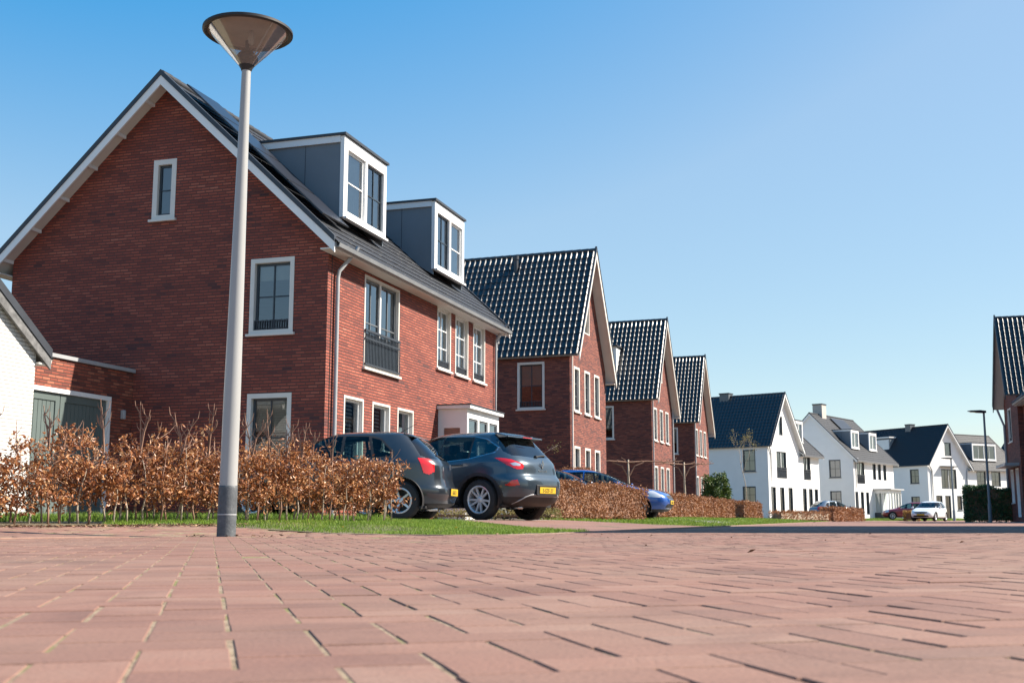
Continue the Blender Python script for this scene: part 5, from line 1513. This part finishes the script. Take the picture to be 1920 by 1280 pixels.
B = clipped_hedge
B('clipped brown beech hedge in front of the silver and blue cars', S(-6.7,24.8), S(-5.75,30.4), .7, .84, 18000, .055)
B('long clipped brown beech hedge just right of the blue car', S(-6.9,39.0), S(-6.6,58.0), .8, .84, 22000, .085)
B('brown beech hedge patch behind the blue car in front of the brick wall', S(-9.6,38.9), S(-9.5,41.4), .8, 1.65, 4000, .09)
B('short boxy brown beech hedge before the low twiggy row', S(-6.4,61.5), S(-6.0,66.5), 1.0, .85, 6000, .10)
B('brown beech hedge in front of the chimneyed white house', (21.3,76.5), (26.1,86.0), 1.0, .88, 9000, .12)
B('low grey-brown twiggy border in front of the nearest white house', (15.6,66.8), (20.8,75.6), .8, .55, 4500, .10, mat='litterm' if 'litterm' in M else 'beechfar', core='palebark', name='shrub_border', cat='shrubs', group=None)
B('dense dark green hedge behind the tall street lamp on the right', (24.75,63.2), (27.4,62.3), 1.5, 1.85, 16000, .10, mat='laurel', name='green_hedge', group=None, zb=0)
B('low dark green shrub at the foot of the right-hand brick house', (26.2,58.6), (28.6,57.2), .8, .50, 3000, .09, mat='laurel', name='shrub', cat='shrub', group=None, zb=0)
B('ochre-leaved low shrub left of the white car', (30.3,89.6), (31.4,89.3), .8, .72, 1800, .10, mat='ochre', name='shrub', cat='shrub', group=None, zb=.02)
B('low dry twiggy border along the far edge of the driveway, behind the suv', S(-11.0,24.4), S(-6.6,24.2), .5, .22, 3000, .05, mat='bud', name='shrub_border', cat='shrubs', group=None)

def tree_branches(m, p, d, ln, r, depth, tips, spread=.5, droop=0):
    q = [p]; 
    for k in range(3):
        d = (d + Vector((rng.normal(0,.10), rng.normal(0,.10), rng.normal(0,.06)-droop))).normalized(); q.append(q[-1]+d*ln/3)
    m.tube(q, [r, r*.85, r*.7, r*.55], 6 if r > .02 else 4, cap=False)
    if depth == 0: tips.append(q[-1]); tips.append(q[-2]); return
    for k in range(3 if depth > 1 else 4):
        nd = (d + Vector((rng.normal(0,spread), rng.normal(0,spread), rng.normal(.1,spread*.5)))).normalized()
        tree_branches(m, q[-1] if k < 2 else q[2], nd, ln*rng.uniform(.55,.8), r*.55, depth-1, tips, spread, droop)
def bare_tree(label, loc, h, r, depth, mat, leaf=None, nl=0, ls=.05, spread=.5, name='bare_tree', cat='tree'):
    root = thing(name, label, cat, loc)
    tips = []; m = MB()
    tr_ = MB(); hh = h*.32
    tr_.tube([(0,0,-.05),(rng.normal(0,.02),rng.normal(0,.02),hh*.5),(0,0,hh)], [r*1.2,r,r*.9], 8, cap=False)
    tr_.build('trunk', M[mat], root, smooth=True)
    tree_branches(m, Vector((0,0,hh)), Vector((0,0,1)), h*.3, r*.8, depth, tips, spread)
    m.build('branches', M[mat], root)
    if leaf:
        T = np.array([tuple(p) for p in tips]); P = T[rng.integers(0, len(T), nl)] + rng.normal(0, .07, (nl,3))
        V, F = leaf_quads(P, ls); fast_mesh('crown', V, F, M[leaf], root)
    return root
x_, y_ = S(-10.6, 36.6)
bare_tree('low bare shrub with budding twigs against the shaded brick wall above the suv', (.75, 37.0, .15), 2.6, .035, 3, 'palebark', 'bud', 300, .06, .9, 'budding_shrub', 'shrub')
bare_tree('slim young tree with thin yellowish twigs in front of the white wall', (14.9, 73.5, .15), 5.6, .035, 3, 'palebark', 'bud', 330, .08, .42)
# dense yellow-green evergreen by the white wall
def bush(label, loc, h, rad, n, size, mat, name='evergreen_bush'):
    root = thing(name, label, 'bush', loc)
    u = rng.normal(0,1,(n,3)); u /= np.linalg.norm(u,axis=1)[:,None]
    rr = rng.uniform(.55,1.0,n)**.5
    bump_ = 1+.22*np.sin(u[:,0]*5+2)*np.sin(u[:,2]*6)+.12*np.sin(u[:,1]*9)
    P = u*(rr*bump_)[:,None]*np.array([rad,rad,h/2])+np.array([0,0,h/2+.1])
    P[:,2] = np.maximum(P[:,2], .05)
    V, F = leaf_quads(P, size); fast_mesh('crown', V, F, M[mat], root)
    MB().tube([(0,0,-.05),(0,0,h*.6)], [.08,.03], 8).build('trunk', M['twig'], root)
bush('rounded yellow-green evergreen bush between the last brick house and the white house', (12.35, 70.0, .15), 2.6, .85, 6000, .14, 'conifer')

# pleached trees trained along a frame in front of the gable houses
def pleached(label, x, y, L0, L1, z):
    root = thing('pleached_tree', label, 'tree', (x, y, .15), R(6), 'trained trees with flat arms in front of the brick gable houses')
    MB().tube([(0,0,-.05),(.02,0,1.0),(0,.01,2.0),(0,0,z)], [.075,.06,.055,.04], 8).build('trunk', M['palebark'], root, smooth=True)
    br = MB()
    br.tube([(-L0,0,z-.03),(-L0*.7,.05,z-.12),(-L0*.35,-.04,z-.06),(0,0,z-.12),(L1*.35,.05,z-.06),(L1*.7,-.04,z-.11),(L1,0,z-.04)], [.018,.028,.034,.042,.034,.028,.018], 6)
    br.tube([(-.05,.0,z-.75),(-.30,0,z-.30),(-.75,0,z-.12)], [.035,.035,.03], 6); br.tube([(.05,0,z-.75),(.30,0,z-.30),(.75,0,z-.12)], [.035,.035,.03], 6)
    for k in range(14):
        a = rng.uniform(-L0, L1); h_ = rng.uniform(-.02,.12); br.tube([(a,0,z-.08),(a+rng.normal(0,.05),rng.normal(0,.06),z-.02),(a+rng.normal(0,.12),rng.normal(0,.1),z+h_)], [.02,.013,.005], 4)
    br.build('branches', M['twig'], root)
pleached('pleached bare tree in front of the second brick gable house', 5.45, 54.0, 2.6, 2.6, 2.75)
pleached('pleached bare tree in front of the last brick gable house', 9.05, 60.6, 2.9, 1.6, 2.95)
